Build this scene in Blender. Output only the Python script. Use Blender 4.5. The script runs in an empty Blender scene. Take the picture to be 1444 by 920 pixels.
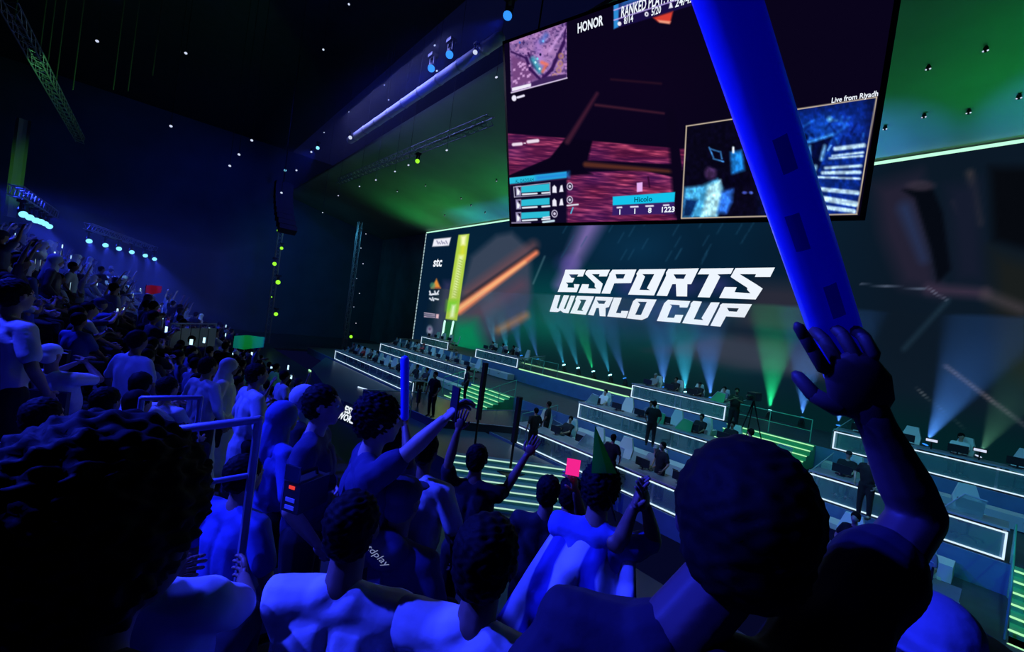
import bpy, bmesh, math, random
import numpy as np
from mathutils import Vector, Matrix
random.seed(7); rng = np.random.default_rng(7)
S = bpy.context.scene; COL = S.collection
PI = math.pi
# ---------------------------------------------------------------- camera (eye at the origin, X along the LED wall, +Y to the stage)
F, CX, CY = 605.0, 722.0, 460.0
def _n(v): return v / np.linalg.norm(v)
_X = -_n(np.array([215 - CX, -(388 - CY), -F])); _Z = _n(np.cross([1, -.133, 0], -_X))
if _Z[1] < 0: _Z = -_Z
CM = np.array([_X, np.cross(_Z, _X), _Z])          # world = CM @ camera
cam = bpy.data.objects.new('camera', bpy.data.cameras.new('camera')); COL.objects.link(cam)
cam.matrix_world = Matrix([list(CM[i]) + [0] for i in range(3)] + [[0, 0, 0, 1]])
cam.data.sensor_width = 36; cam.data.lens = 36 * F / 1444; cam.data.clip_start = .05; cam.data.clip_end = 300
S.camera = cam
def ray(px, py): return CM @ np.array([px - CX, -(py - CY), -F])
def atY(px, py, Y): d = ray(px, py); return Vector(d * Y / d[1])
def atZ(px, py, z): d = ray(px, py); return Vector(d * z / d[2])
def atX(px, py, x): d = ray(px, py); return Vector(d * x / d[0])
def atD(px, py, t): d = ray(px, py); return Vector(d * t / F)      # at depth t metres
def proj(P):
    c = P @ CM; return CX - F * c[..., 0] / c[..., 2], CY + F * c[..., 1] / c[..., 2]
# ---------------------------------------------------------------- world, view
W = bpy.data.worlds.new('world'); S.world = W; W.use_nodes = True
W.node_tree.nodes['Background'].inputs[0].default_value = (.004, .006, .05, 1); W.node_tree.nodes['Background'].inputs[1].default_value = .35
S.view_settings.view_transform = 'Standard'; S.view_settings.look = 'None'; S.view_settings.exposure = 0; S.view_settings.gamma = 1
S.view_settings.use_curve_mapping = False
S.cycles.use_denoising = True; S.cycles.max_bounces = 5; S.cycles.diffuse_bounces = 2; S.cycles.glossy_bounces = 2
S.cycles.transmission_bounces = 3; S.cycles.transparent_max_bounces = 12; S.cycles.volume_bounces = 0; S.cycles.sample_clamp_indirect = 2
S.cycles.caustics_reflective = False; S.cycles.caustics_refractive = False
def light(name, typ, loc, to, col, power, **kw):
    d = bpy.data.lights.new(name, typ); d.color = col; d.energy = power
    for k, v in kw.items(): setattr(d, k, v)
    o = bpy.data.objects.new(name, d); COL.objects.link(o); o.location = loc
    o.rotation_euler = (Vector(to) - Vector(loc)).to_track_quat('-Z', 'Y').to_euler(); return o
BLUE = (.02, .035, 1); TEAL = (.12, .62, 1); GREEN = (.03, 1, .18)
# rig lights over the audience (blue), the stage (teal and violet) and the roof (green)
light('audience_wash', 'SPOT', (-6.5, -3.5, 5.2), (-1.6, 2.0, -1.6), BLUE, 5200, spot_size=1.15, spot_blend=.7, shadow_soft_size=.25)
light('audience_back_wash', 'SPOT', (-4.6, -4.2, 4.2), (-1.2, 1.2, -2.1), BLUE, 3600, spot_size=.62, spot_blend=.6, shadow_soft_size=.12)
light('audience_wash_mid', 'SPOT', (-13, -4.5, 6), (-6.5, 1.6, -1.8), BLUE, 5200, spot_size=1.2, spot_blend=.7, shadow_soft_size=.3)
for x in (-18, -26, -34):
    light('audience_wash_far', 'SPOT', (x - 5, -5, 3.6), (x, 1, -2.5), (.02, .04, 1), 2000, spot_size=1.3, spot_blend=.6, shadow_soft_size=.3)
for i, x in enumerate((-34, -24, -14, -6, 1)):
    light('stage_wash', 'SPOT', (x, 9, 9.2), (x - .5, 16.5, -3.5), (.1, .62, .85), 1900, spot_size=1.2, spot_blend=.6, shadow_soft_size=.3)
light('stage_key', 'SPOT', (-12, 4, 9), (-9, 16, -3.5), (.7, .65, 1), 1300, spot_size=1.1, spot_blend=.8, shadow_soft_size=.4)
light('far_sparkle_fill', 'SPOT', (-22, -3.5, 3.2), (-31, 1.5, -2.4), (.25, .6, 1), 900, spot_size=.5, spot_blend=.8, shadow_soft_size=.1)  # added spot, gives the far crowd its cyan-white sparkle
light('back_wall_wash', 'SPOT', (-42, 17, 6), (-55, 25.4, 1), (.04, .3, .42), 500, spot_size=1.2, spot_blend=.9, shadow_soft_size=.3)
light('end_wall_wash', 'SPOT', (-44, 12, 9), (-62, 17, 1), (.04, .32, .5), 2600, spot_size=1.5, spot_blend=.9, shadow_soft_size=.4)
for x in (-44, -36, -27, -18, -9, 0, 8):
    light('roof_wash', 'SPOT', (x, 21.5, 5.5), (x + 1, 21.5, 10.6), GREEN, 420, spot_size=2.3, spot_blend=.9, shadow_soft_size=.3)
# ---------------------------------------------------------------- helpers
MATS = {}
def lin(c): return tuple((x / 12.92 if x <= .04045 else ((x + .055) / 1.055) ** 2.4) for x in c)
def rgb(r, g, b): return lin((r / 255, g / 255, b / 255))
def mat(name, col=(.5, .5, .5), rough=.6, metal=0, noise=0, scale=20, bump=0, emit=0, ecol=None, trans=0, spec=.5, alpha=1):
    if name in MATS: return MATS[name]
    m = bpy.data.materials.new(name); m.use_nodes = True; nt = m.node_tree; b = nt.nodes['Principled BSDF']; MATS[name] = m
    b.inputs['Base Color'].default_value = (*col, 1); b.inputs['Roughness'].default_value = rough; b.inputs['Metallic'].default_value = metal
    b.inputs['Specular IOR Level'].default_value = spec; b.inputs['Alpha'].default_value = alpha
    if trans: b.inputs['Transmission Weight'].default_value = trans
    if emit: b.inputs['Emission Color'].default_value = (*(ecol or col), 1); b.inputs['Emission Strength'].default_value = emit
    if noise or bump:
        n = nt.nodes.new('ShaderNodeTexNoise'); n.inputs['Scale'].default_value = scale; n.inputs['Detail'].default_value = 4
        tc = nt.nodes.new('ShaderNodeTexCoord'); nt.links.new(tc.outputs['Object'], n.inputs['Vector'])
        if noise:
            mx = nt.nodes.new('ShaderNodeMix'); mx.data_type = 'RGBA'
            mx.inputs[6].default_value = (*[c * (1 - noise) for c in col], 1); mx.inputs[7].default_value = (*[min(1, c * (1 + noise)) for c in col], 1)
            nt.links.new(n.outputs[0], mx.inputs[0]); nt.links.new(mx.outputs[2], b.inputs['Base Color'])
        if bump:
            bp = nt.nodes.new('ShaderNodeBump'); bp.inputs['Strength'].default_value = bump; bp.inputs['Distance'].default_value = .02
            nt.links.new(n.outputs[0], bp.inputs['Height']); nt.links.new(bp.outputs[0], b.inputs['Normal'])
    return m
def glow(name, col, s):
    if name in MATS: return MATS[name]
    m = bpy.data.materials.new(name); m.use_nodes = True; nt = m.node_tree; nt.nodes.clear(); MATS[name] = m
    e = nt.nodes.new('ShaderNodeEmission'); e.inputs[0].default_value = (*col, 1); e.inputs[1].default_value = s
    o = nt.nodes.new('ShaderNodeOutputMaterial'); nt.links.new(e.outputs[0], o.inputs[0]); return m
ORD = ['first', 'second', 'third', 'fourth', 'fifth', 'sixth', 'seventh', 'eighth', 'ninth', 'tenth', 'eleventh', 'twelfth', 'thirteenth', 'fourteenth', 'fifteenth', 'sixteenth', 'seventeenth', 'eighteenth', 'nineteenth', 'twentieth', 'twenty-first', 'twenty-second', 'twenty-third', 'twenty-fourth', 'twenty-fifth', 'twenty-sixth', 'twenty-seventh', 'twenty-eighth', 'twenty-ninth', 'thirtieth'] + ['number %d' % i for i in range(31, 80)]
def nth(v, allv): return ORD[sorted(allv).index(v)]
class MB:
    def __init__(s): s.v = []; s.f = []; s.n = 0
    def add(s, V, Fc):
        s.v += [tuple(map(float, p)) for p in V]; s.f += [tuple(i + s.n for i in f) for f in Fc]; s.n += len(V); return s
    def box(s, a, b, M=None):
        (x0, y0, z0), (x1, y1, z1) = a, b
        V = [(x0, y0, z0), (x1, y0, z0), (x1, y1, z0), (x0, y1, z0), (x0, y0, z1), (x1, y0, z1), (x1, y1, z1), (x0, y1, z1)]
        if M is not None: V = [tuple(M @ Vector(p)) for p in V]
        return s.add(V, [(0, 3, 2, 1), (4, 5, 6, 7), (0, 1, 5, 4), (1, 2, 6, 5), (2, 3, 7, 6), (3, 0, 4, 7)])
    def cap(s, p0, r0, p1, r1, seg=10, flat=None, ends=2):
        """tapered rounded limb from p0 to p1; flat=(axis, factor) squashes the section"""
        p0 = np.array(p0, float); p1 = np.array(p1, float); d = p1 - p0; L = np.linalg.norm(d)
        d = d / L if L > 1e-6 else np.array([0, 0, 1.])
        u = np.cross(d, [0, 1, 0] if abs(d[1]) < .9 else [1, 0, 0]); u = _n(u); w = np.cross(d, u)
        rings = []
        for k in range(ends, 0, -1): a = PI / 2 * k / (ends + .35); rings.append((-math.sin(a) * r0, math.cos(a) * r0))
        rings.append((0, r0)); rings.append((L, r1))
        for k in range(1, ends + 1): a = PI / 2 * k / (ends + .35); rings.append((L + math.sin(a) * r1, math.cos(a) * r1))
        V = []
        for t, r in rings:
            for j in range(seg):
                a = 2 * PI * j / seg; off = (u * math.cos(a) + w * math.sin(a)) * r
                if flat is not None: ax = np.array(flat[0]); off = off - ax * np.dot(off, ax) * (1 - flat[1])
                V.append(p0 + d * t + off)
        n = len(rings); Fc = [(i * seg + j, i * seg + (j + 1) % seg, (i + 1) * seg + (j + 1) % seg, (i + 1) * seg + j) for i in range(n - 1) for j in range(seg)]
        Fc.append(tuple(range(seg - 1, -1, -1))); Fc.append(tuple((n - 1) * seg + j for j in range(seg)))
        return s.add(V, Fc)
    def tube(s, pts, r, seg=8):
        for a, b in zip(pts[:-1], pts[1:]): s.cap(a, r, b, r, seg, ends=1)
        return s
    def ell(s, c, r, M=None, seg=16, rg=10):
        V = []
        for i in range(1, rg):
            a = PI * i / rg
            for j in range(seg): b = 2 * PI * j / seg; V.append((math.sin(a) * math.cos(b), math.sin(a) * math.sin(b), math.cos(a)))
        V += [(0, 0, 1), (0, 0, -1)]; V = np.array(V) * np.array(r)
        if M is not None: V = V @ np.array(M).T
        V = V + np.array(c)
        Fc = [(i * seg + j, (i + 1) * seg + j, (i + 1) * seg + (j + 1) % seg, i * seg + (j + 1) % seg) for i in range(rg - 2) for j in range(seg)]
        T = len(V) - 2
        Fc += [(T, j, (j + 1) % seg) for j in range(seg)] + [(T + 1, (rg - 2) * seg + (j + 1) % seg, (rg - 2) * seg + j) for j in range(seg)]
        return s.add(V, Fc)
    def mesh(s, name='mesh', smooth=False):
        m = bpy.data.meshes.new(name); m.from_pydata(s.v, [], s.f); m.update()
        if smooth: m.shade_smooth()
        return m
    def build(s, name, m, parent=None, smooth=False, loc=None):
        return link(name, s.mesh(name, smooth), m, parent, loc)
def link(name, me, m=None, parent=None, loc=None):
    o = bpy.data.objects.new(name, me); COL.objects.link(o)
    if m is not None:
        if not me.materials: me.materials.append(m)
        elif me.materials[0] is not m: o.material_slots[0].link = 'OBJECT'; o.material_slots[0].material = m
    if parent: o.parent = parent
    if loc is not None: o.location = loc
    return o
def tag(o, label=None, cat=None, group=None, kind=None):
    if label: o['label'] = label
    if cat: o['category'] = cat
    if group: o['group'] = group
    if kind: o['kind'] = kind
    return o
def empty(name, loc=(0, 0, 0), rz=0, label=None, cat=None, group=None):
    o = bpy.data.objects.new(name, None); COL.objects.link(o); o.location = loc; o.rotation_euler = (0, 0, rz); o.empty_display_size = .1
    return tag(o, label, cat, group)
def struct(name, mb, m, label=None):
    o = mb.build(name, m); o['kind'] = 'structure'
    if label: o['label'] = label
    return o
def polymesh(loops, P, name='shape', thick=None):
    """flat polygon with holes; P maps 2-D to 3-D"""
    bm = bmesh.new()
    for lp in loops:
        vs = [bm.verts.new(P(*p)) for p in lp]
        for a, b in zip(vs, vs[1:] + vs[:1]): bm.edges.new((a, b))
    bmesh.ops.triangle_fill(bm, use_beauty=True, use_dissolve=False, edges=bm.edges[:])
    me = bpy.data.meshes.new(name); bm.to_mesh(me); bm.free(); return me
def text(name, s, P, size, m, parent, shear=0, sx=1, rot=None, align='LEFT', bold=.0):
    """lettering as a mesh laid on a plane; P maps (u,v) metres to 3-D"""
    cu = bpy.data.curves.new('t', 'FONT'); cu.body = s; cu.size = size; cu.shear = shear; cu.align_x = align; cu.offset = bold * size; cu.resolution_u = 2
    o = bpy.data.objects.new('t', cu); COL.objects.link(o); dg = bpy.context.evaluated_depsgraph_get()
    me = bpy.data.meshes.new_from_object(o.evaluated_get(dg)); bpy.data.objects.remove(o); bpy.data.curves.remove(cu)
    c, s_ = (math.cos(rot), math.sin(rot)) if rot else (1, 0)
    for v in me.vertices:
        x, y = v.co.x * sx, v.co.y; v.co = P(x * c - y * s_, x * s_ + y * c)
    me.materials.clear(); me.name = name; return link(name, me, m, parent)
# ---------------------------------------------------------------- materials
BLACKM = mat('black_metal', (.012, .013, .016), .45, .6); DARKF = mat('dark_floor', (.03, .045, .06), .28, noise=.5, scale=1.2)
STEEL = mat('grey_aluminium', (.35, .37, .42), .4, .7); LEDW = glow('white_led', (.62, .8, 1), 1.15); LEDG = glow('green_led', (.45, 1, .5), 1.0)
DESK = mat('desk_laminate', (.22, .22, .27), .4, noise=.2, scale=3); FASC = mat('stage_fascia', (.10, .2, .38), .5, noise=.3, scale=2)
GLASS = mat('booth_glass', (.25, .6, .6), .1, alpha=.22, spec=.6); PALE = mat('pale_plastic', (.6, .62, .64), .5); CLOTHB = mat('crew_black', (.012, .012, .018), .8)
CONC = mat('stand_concrete', (.05, .05, .055), .8, noise=.4, scale=4, bump=.3); CARPET = mat('stage_carpet', (.035, .05, .07), .6, noise=.4, scale=3)
RAIL = mat('painted_rail', (.35, .36, .5), .45, .2); DRAPE = mat('black_drape', (.02, .03, .05), .9, noise=.4, scale=1.5)
# ---------------------------------------------------------------- setting
YW = 25.0
fl = MB(); fl.box((-62, 4.9, -5.5), (20, 9.2, -5.3)); fl.box((-62, -14, -5.6), (-46, 26, -5.4)); struct('floor', fl, DARKF)
YR = {'A': 20.0, 'B': 15.5, 'C': 11.5}; TOP = {'A': -2.36, 'B': -3.2, 'C': -3.92}; DH = .78
FZ = {k: TOP[k] - DH for k in TOP}
for k, y1, kk in (('A', 25.2, 'upper'), ('B', 20.02, 'middle'), ('C', 15.52, 'lower')):
    mb = MB(); mb.box((-42, YR[k] + .02, FZ[k] - .3), (19.8, y1 - .35 * (k == 'A'), FZ[k])); struct('floor_' + kk, mb, CARPET)
    mb = MB(); mb.box((-42, YR[k] - .04, -5.3), (19.8, YR[k] + .02, FZ[k] - .01)); struct('trim_' + kk, mb, FASC)
ce = MB(); ce.add([(-62, 25.6, 9.68), (22, 25.6, 9.68), (22, 12, 12.4), (-62, 12, 12.4)], [(0, 1, 2, 3)])
ce.add([(-62, 25.6, 9.8), (22, 25.6, 9.8), (22, 12, 12.6), (-62, 12, 12.6)], [(3, 2, 1, 0)]); struct('ceiling', ce, mat('roof_lining', (.22, .3, .26), .8, noise=.35, scale=.25))
ce = MB(); ce.box((-64, -16, 18), (22, 12.1, 18.2)); struct('ceiling_roof', ce, DRAPE)
mb = MB(); mb.box((-62, 25.4, -6), (22, 25.6, 9.66)); struct('wall_back', mb, mat('back_curtain', (.1, .16, .2), .9, noise=.4, scale=.6))
mb = MB(); mb.box((-62.2, -16, -6), (-62, 25.6, 18)); struct('wall_left', mb, mat('end_curtain', (.03, .06, .10), .9, noise=.4, scale=.4))
mb = MB(); mb.box((-64, -16.2, -6), (22, -16, 18)); struct('wall_rear', mb, DRAPE)
mb = MB(); mb.box((20, -16, -6), (20.2, 25.6, 18)); struct('wall_right', mb, DRAPE)
# ---------------------------------------------------------------- picture painter for the LED screens (colour per diode cell)
def sd_poly(x, y, pts):
    d = np.full(x.shape, 1e9); ins = np.zeros(x.shape, bool); n = len(pts)
    for i in range(n):
        ax, ay = pts[i]; bx, by = pts[(i + 1) % n]; ex, ey = bx - ax, by - ay
        t = np.clip(((x - ax) * ex + (y - ay) * ey) / (ex * ex + ey * ey + 1e-9), 0, 1)
        d = np.minimum(d, np.hypot(x - ax - t * ex, y - ay - t * ey))
        c = ((ay > y) != (by > y)) & (x < ex * (y - ay) / (ey + 1e-12) + ax); ins ^= c
    return np.where(ins, -d, d)
def vnoise(x, y, seed=0):
    xi = np.floor(x).astype(int); yi = np.floor(y).astype(int); fx = x - xi; fy = y - yi; fx = fx * fx * (3 - 2 * fx); fy = fy * fy * (3 - 2 * fy)
    def h(a, b): q = np.sin(a * 127.1 + b * 311.7 + seed * 74.7) * 43758.5453; return q - np.floor(q)
    return (h(xi, yi) * (1 - fx) + h(xi + 1, yi) * fx) * (1 - fy) + (h(xi, yi + 1) * (1 - fx) + h(xi + 1, yi + 1) * fx) * fy
class Picture:
    def __init__(s, origin, U, V, nu, nv):
        s.o, s.U, s.V, s.nu, s.nv = map(lambda a: np.array(a, float) if not np.isscalar(a) else a, (origin, U, V, nu, nv))
        gu, gv = np.meshgrid(np.arange(nu + 1) / nu, np.arange(nv + 1) / nv)
        s.P = s.o + gu[..., None] * s.U + gv[..., None] * s.V; s.x, s.y = proj(s.P); s.c = np.zeros(s.x.shape + (3,))
    def fill(s, col): s.c[:] = np.array(col) / 255.; return s
    def mix(s, a, col):
        a = np.clip(a, 0, 1)[..., None]; s.c = s.c * (1 - a) + np.array(col) / 255. * a if not isinstance(col, np.ndarray) else s.c * (1 - a) + col * a; return s
    def poly(s, pts, col, soft=.6, al=1): return s.mix(al * (.5 - sd_poly(s.x, s.y, pts) / (2 * soft)), col)
    def line(s, a, b, w, col, soft=.6, al=1, w2=None):
        ax, ay = a; ex, ey = b[0] - ax, b[1] - ay; t = np.clip(((s.x - ax) * ex + (s.y - ay) * ey) / (ex * ex + ey * ey), 0, 1)
        ww = w + ((w2 if w2 is not None else w) - w) * t
        return s.mix(al * (.5 - (np.hypot(s.x - ax - t * ex, s.y - ay - t * ey) - ww / 2) / (2 * soft)), col)
    def blob(s, cx, cy, rx, ry, col, al=1, soft=.5, rot=0):
        c, q = math.cos(rot), math.sin(rot); dx, dy = s.x - cx, s.y - cy; r = np.hypot((dx * c + dy * q) / rx, (-dx * q + dy * c) / ry)
        return s.mix(al * np.clip((1 - r) / soft, 0, 1), col)
    def build(s, name, parent, strength=1):
        nu, nv = int(s.nu), int(s.nv); me = bpy.data.meshes.new(name); nV = (nu + 1) * (nv + 1)
        me.vertices.add(nV); me.vertices.foreach_set('co', s.P.reshape(-1))
        i, j = np.meshgrid(np.arange(nv), np.arange(nu), indexing='ij'); a = i * (nu + 1) + j
        q = np.stack([a, a + 1, a + nu + 2, a + nu + 1], -1).reshape(-1, 4); nF = len(q)
        me.loops.add(nF * 4); me.loops.foreach_set('vertex_index', q.reshape(-1)); me.polygons.add(nF); me.polygons.foreach_set('loop_start', np.arange(nF) * 4); me.polygons.foreach_set('loop_total', np.full(nF, 4)); me.update()
        c = s.c.reshape(-1, 3); c = np.where(c <= .04045, c / 12.92, ((np.clip(c, 0, 1) + .055) / 1.055) ** 2.4); ca = me.color_attributes.new('picture', 'FLOAT_COLOR', 'POINT')
        ca.data.foreach_set('color', np.concatenate([c, np.ones((len(c), 1))], 1).astype(np.float32).reshape(-1))
        m = bpy.data.materials.new(name + '_diodes'); m.use_nodes = True; nt = m.node_tree; nt.nodes.clear()
        at = nt.nodes.new('ShaderNodeAttribute'); at.attribute_name = 'picture'; e = nt.nodes.new('ShaderNodeEmission'); e.inputs[1].default_value = strength
        o = nt.nodes.new('ShaderNodeOutputMaterial'); nt.links.new(at.outputs['Color'], e.inputs[0]); nt.links.new(e.outputs[0], o.inputs[0])
        return link(name, me, m, parent)
# ---------------------------------------------------------------- LED wall
wall = empty('led_wall', (-16, YW, 0), 0, 'huge wide LED wall across the back of the stage', 'video wall')
def wl(o):                                                   # keep parts in world coordinates under a root
    o.parent = wall; o.location = tuple(-c for c in wall.location); return o
PC = Picture((-47.9, YW, -4.5), (61.9, 0, 0), (0, 0, 14.0), 690, 156)
PC.fill((6, 36, 58))
nz = vnoise(PC.x / 60, PC.y / 60, 3); PC.mix(nz * .5, (4, 24, 44))
PC.mix(np.clip((PC.x - 1040) / 220, 0, 1) * .85, (12, 22, 34))
PC.blob(770, 470, 190, 110, (0, 92, 78), 1, 1); PC.blob(950, 500, 170, 70, (0, 70, 62), .8, 1); PC.blob(900, 350, 90, 50, (10, 52, 82), .7, 1); PC.blob(880, 440, 120, 60, (10, 48, 92), .8, 1)  # picture tones; the low teal-green blobs also carry painted beam glow
PC.poly([(580, 330), (652, 325), (632, 500), (560, 500)], (4, 28, 52), 2)
PC.poly([(625, 395), (640, 395), (625, 500), (600, 500)], (42, 48, 84), 3, .6)
PC.poly([(664, 362), (700, 332), (722, 328), (748, 352), (750, 420), (740, 455), (690, 492), (640, 478), (646, 420)], (54, 66, 86), 5, .95)
PC.line((660, 412), (752, 346), 12, (110, 74, 82), 7, .8); PC.line((652, 424), (757, 352), 5, (24, 24, 36), 3, .9)
PC.line((645, 462), (735, 402), 16, (96, 66, 84), 9, .7)
PC.line((646, 438), (756, 357), 13, (236, 128, 92), 3, 1, 7); PC.line((647, 436), (740, 370), 5, (255, 206, 140), 3, .9, 2)
PC.line((742, 445), (703, 466), 9, (150, 112, 74), 5, .9)
PC.line((768, 362), (752, 400), 2, (90, 130, 140), 1.5, .6)
PC.line((836, 312), (806, 372), 30, (112, 98, 160), 10, .9, 20); PC.line((806, 372), (788, 402), 16, (120, 104, 170), 8, .8, 12)
for x, y, rx in ((885, 404, 26), (965, 404, 40), (1012, 402, 30), (945, 440, 30), (800, 372, 24)): PC.blob(x, y, rx, 20, (66, 58, 136), .55, 1)
for i in range(26):
    x, y = 790 + rng.random() * 320, 318 + rng.random() * 55; PC.line((x, y), (x + 8, y - 14), 1.5, (30, 78, 108), 1.2, .5)
PC.poly([(1065, 395), (1150, 400), (1185, 540), (1010, 500), (1040, 450)], (40, 42, 56), 12, .8)
PC.line((930, 452), (1150, 478), 14, (4, 26, 46), 6, .8); PC.poly([(905, 495), (1010, 470), (1150, 500), (1165, 535), (1040, 525)], (50, 58, 74), 5, .7)
PC.poly([(1230, 260), (1300, 240), (1330, 420), (1270, 405), (1240, 330)], (34, 32, 50), 12, .8); PC.line((1276, 295), (1302, 365), 20, (36, 50, 86), 8, .8, 12)
PC.poly([(1272, 268), (1312, 258), (1330, 300), (1342, 380), (1322, 400), (1312, 350), (1290, 280)], (5, 9, 18), 3, .9); PC.blob(1298, 262, 26, 10, (52, 46, 60), .8)
PC.line((1345, 285), (1352, 300), 8, (48, 44, 56), 3, .8); PC.line((1368, 245), (1382, 315), 11, (60, 54, 58), 5, .8, 7)
PC.poly([(1330, 260), (1385, 250), (1392, 400), (1345, 400)], (20, 26, 44), 8, .6); PC.poly([(1395, 235), (1470, 235), (1470, 360), (1400, 340)], (6, 9, 15), 8, .9)
PC.poly([(1396, 350), (1470, 370), (1470, 560), (1400, 520)], (24, 28, 28), 14, .8)
PC.line((1310, 408), (1390, 414), 14, (58, 46, 66), 7, .9); PC.line((1390, 416), (1440, 436), 14, (66, 60, 66), 8, .8)
PC.line((1214, 401), (1305, 408), 1.6, (84, 96, 118), .8, .9); PC.line((1306, 405), (1337, 425), 2, (96, 98, 120), .8, .9); PC.line((1337, 424), (1275, 492), 6, (30, 52, 68), 4, .8)
PC.line((1292, 548), (1372, 615), 1.6, (84, 92, 100), .8, .9); PC.line((1333, 516), (1450, 604), 4.5, (92, 88, 98), 2, .9)
PC.poly([(560, 500), (760, 470), (900, 490), (1130, 540), (1480, 600), (1480, 760), (560, 620)], (1, 30, 34), 16, .6)
PC.poly([(640, 452), (672, 450), (690, 500), (628, 500)], (0, 128, 84), 9, .8)  # green beam glow painted into the picture behind the ad strip
PC.poly([(646.5, 331.5), (662, 330), (644.5, 452.5), (628, 450)], (176, 208, 70), .6); PC.poly([(650, 345), (657, 345), (655, 365), (647, 365)], (214, 222, 60), 3, .9)
PC.poly([(630.5, 424), (646, 424), (643, 440), (629, 438)], (120, 214, 50), 4, .9)
PC.poly([(650, 333), (658, 332), (656, 346), (650, 346)], (250, 252, 190), 2, .9); PC.poly([(647, 360), (654, 360), (643, 420), (637, 420)], (228, 246, 170), 2, .85)
for i in range(15): PC.line((648 - i * .62, 366 + i * 3.6), (652 - i * .62, 368 + i * 3.6), 1.4, (150, 176, 60), .6, .8)
PC.poly([(637, 430), (643, 430), (640, 448), (634, 448)], (230, 252, 200), 2, .85)
PC.poly([(627, 453), (643, 455), (638, 492), (621, 490)], (6, 84, 54), 1, .9)
PC.poly([(612, 337.5), (636, 335), (633, 346.5), (609.5, 348)], (240, 240, 250), .8)
for i in range(5): PC.line((616 + i * 3.2, 340 + (i % 2) * 2), (618 + i * 3.2, 344), 1.3, (90, 90, 130), .6, .8)
PC.poly([(615.5, 393), (608, 407), (621.5, 407)], (226, 142, 58), 1.2); PC.line((608, 406), (621, 406), 2, (150, 70, 60), 1, .7); PC.blob(610, 403, 5, 6, (80, 150, 110), .7)
for a in (((606, 411), (607, 415)), ((608, 416), (612, 414.5)), ((613, 411), (614.5, 415)), ((616, 414.5), (618.5, 410.5)), ((606, 415.5), (618, 415)), ((606, 421), (609, 423.5)), ((610, 420), (611.5, 424)), ((613, 421.5), (618, 422.5))): PC.line(*a, 2, (235, 240, 250), .6)
for i in range(3): PC.line((598.5, 441.5 + i * 2.6), (613, 443.5 + i * 2.2), 1.4, (214, 190, 214), .6, .9)
PC.poly([(615, 443), (619, 443.5), (618.5, 449.5), (614.5, 449)], (236, 190, 200), .8)
PC.blob(606, 466, 6, 9, (150, 150, 176), .9, .6); PC.blob(606, 464, 3, 3, (90, 70, 110), .9, .6)
o = PC.build('screen_picture', None, 1.0); wl(o); tag(o, 'glowing dark blue picture on the LED wall')
mb = MB(); mb.box((-48.1, YW + .03, -4.7), (14.2, YW + .33, 9.62)); wl(mb.build('cabinet', BLACKM))
mb = MB(); mb.box((-47.9, YW - .06, 9.52), (14, YW + .02, 9.64)); wl(mb.build('edge_light', glow('mint_led', (.5, 1, .72), 1.1))); 
for i in range(34):                                          # dashed light along the left edge
    a = -4.4 + i * .41; mb = MB(); mb.box((-48.0, YW - .06, a), (-47.88, YW + .02, a + .33)); wl(mb.build('edge_dash', glow('edge_dash', (.45, .62, .66), .8)))
for px, py, qx, qy in ((627.3, 453, 623.5, 476), (639.3, 454, 633.8, 482)):
    a, b = atY(px, py, YW - .1), atY(qx, qy, YW - .1); mb = MB().tube([a, b], .11, 6); wl(mb.build('light_tube', glow('mint_tube', (.6, 1, .85), 1.3)))
def onwall(px, py): return atY(px, py, YW - .05)
c1 = lambda x, y: onwall(765 + x / 8.494, 365 + y / 8.494)
c2 = lambda x, y: onwall(925 + x / 8.251, 365 + y / 8.251)
LW = glow('logo_white', (.86, .92, 1), 1.0)
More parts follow.
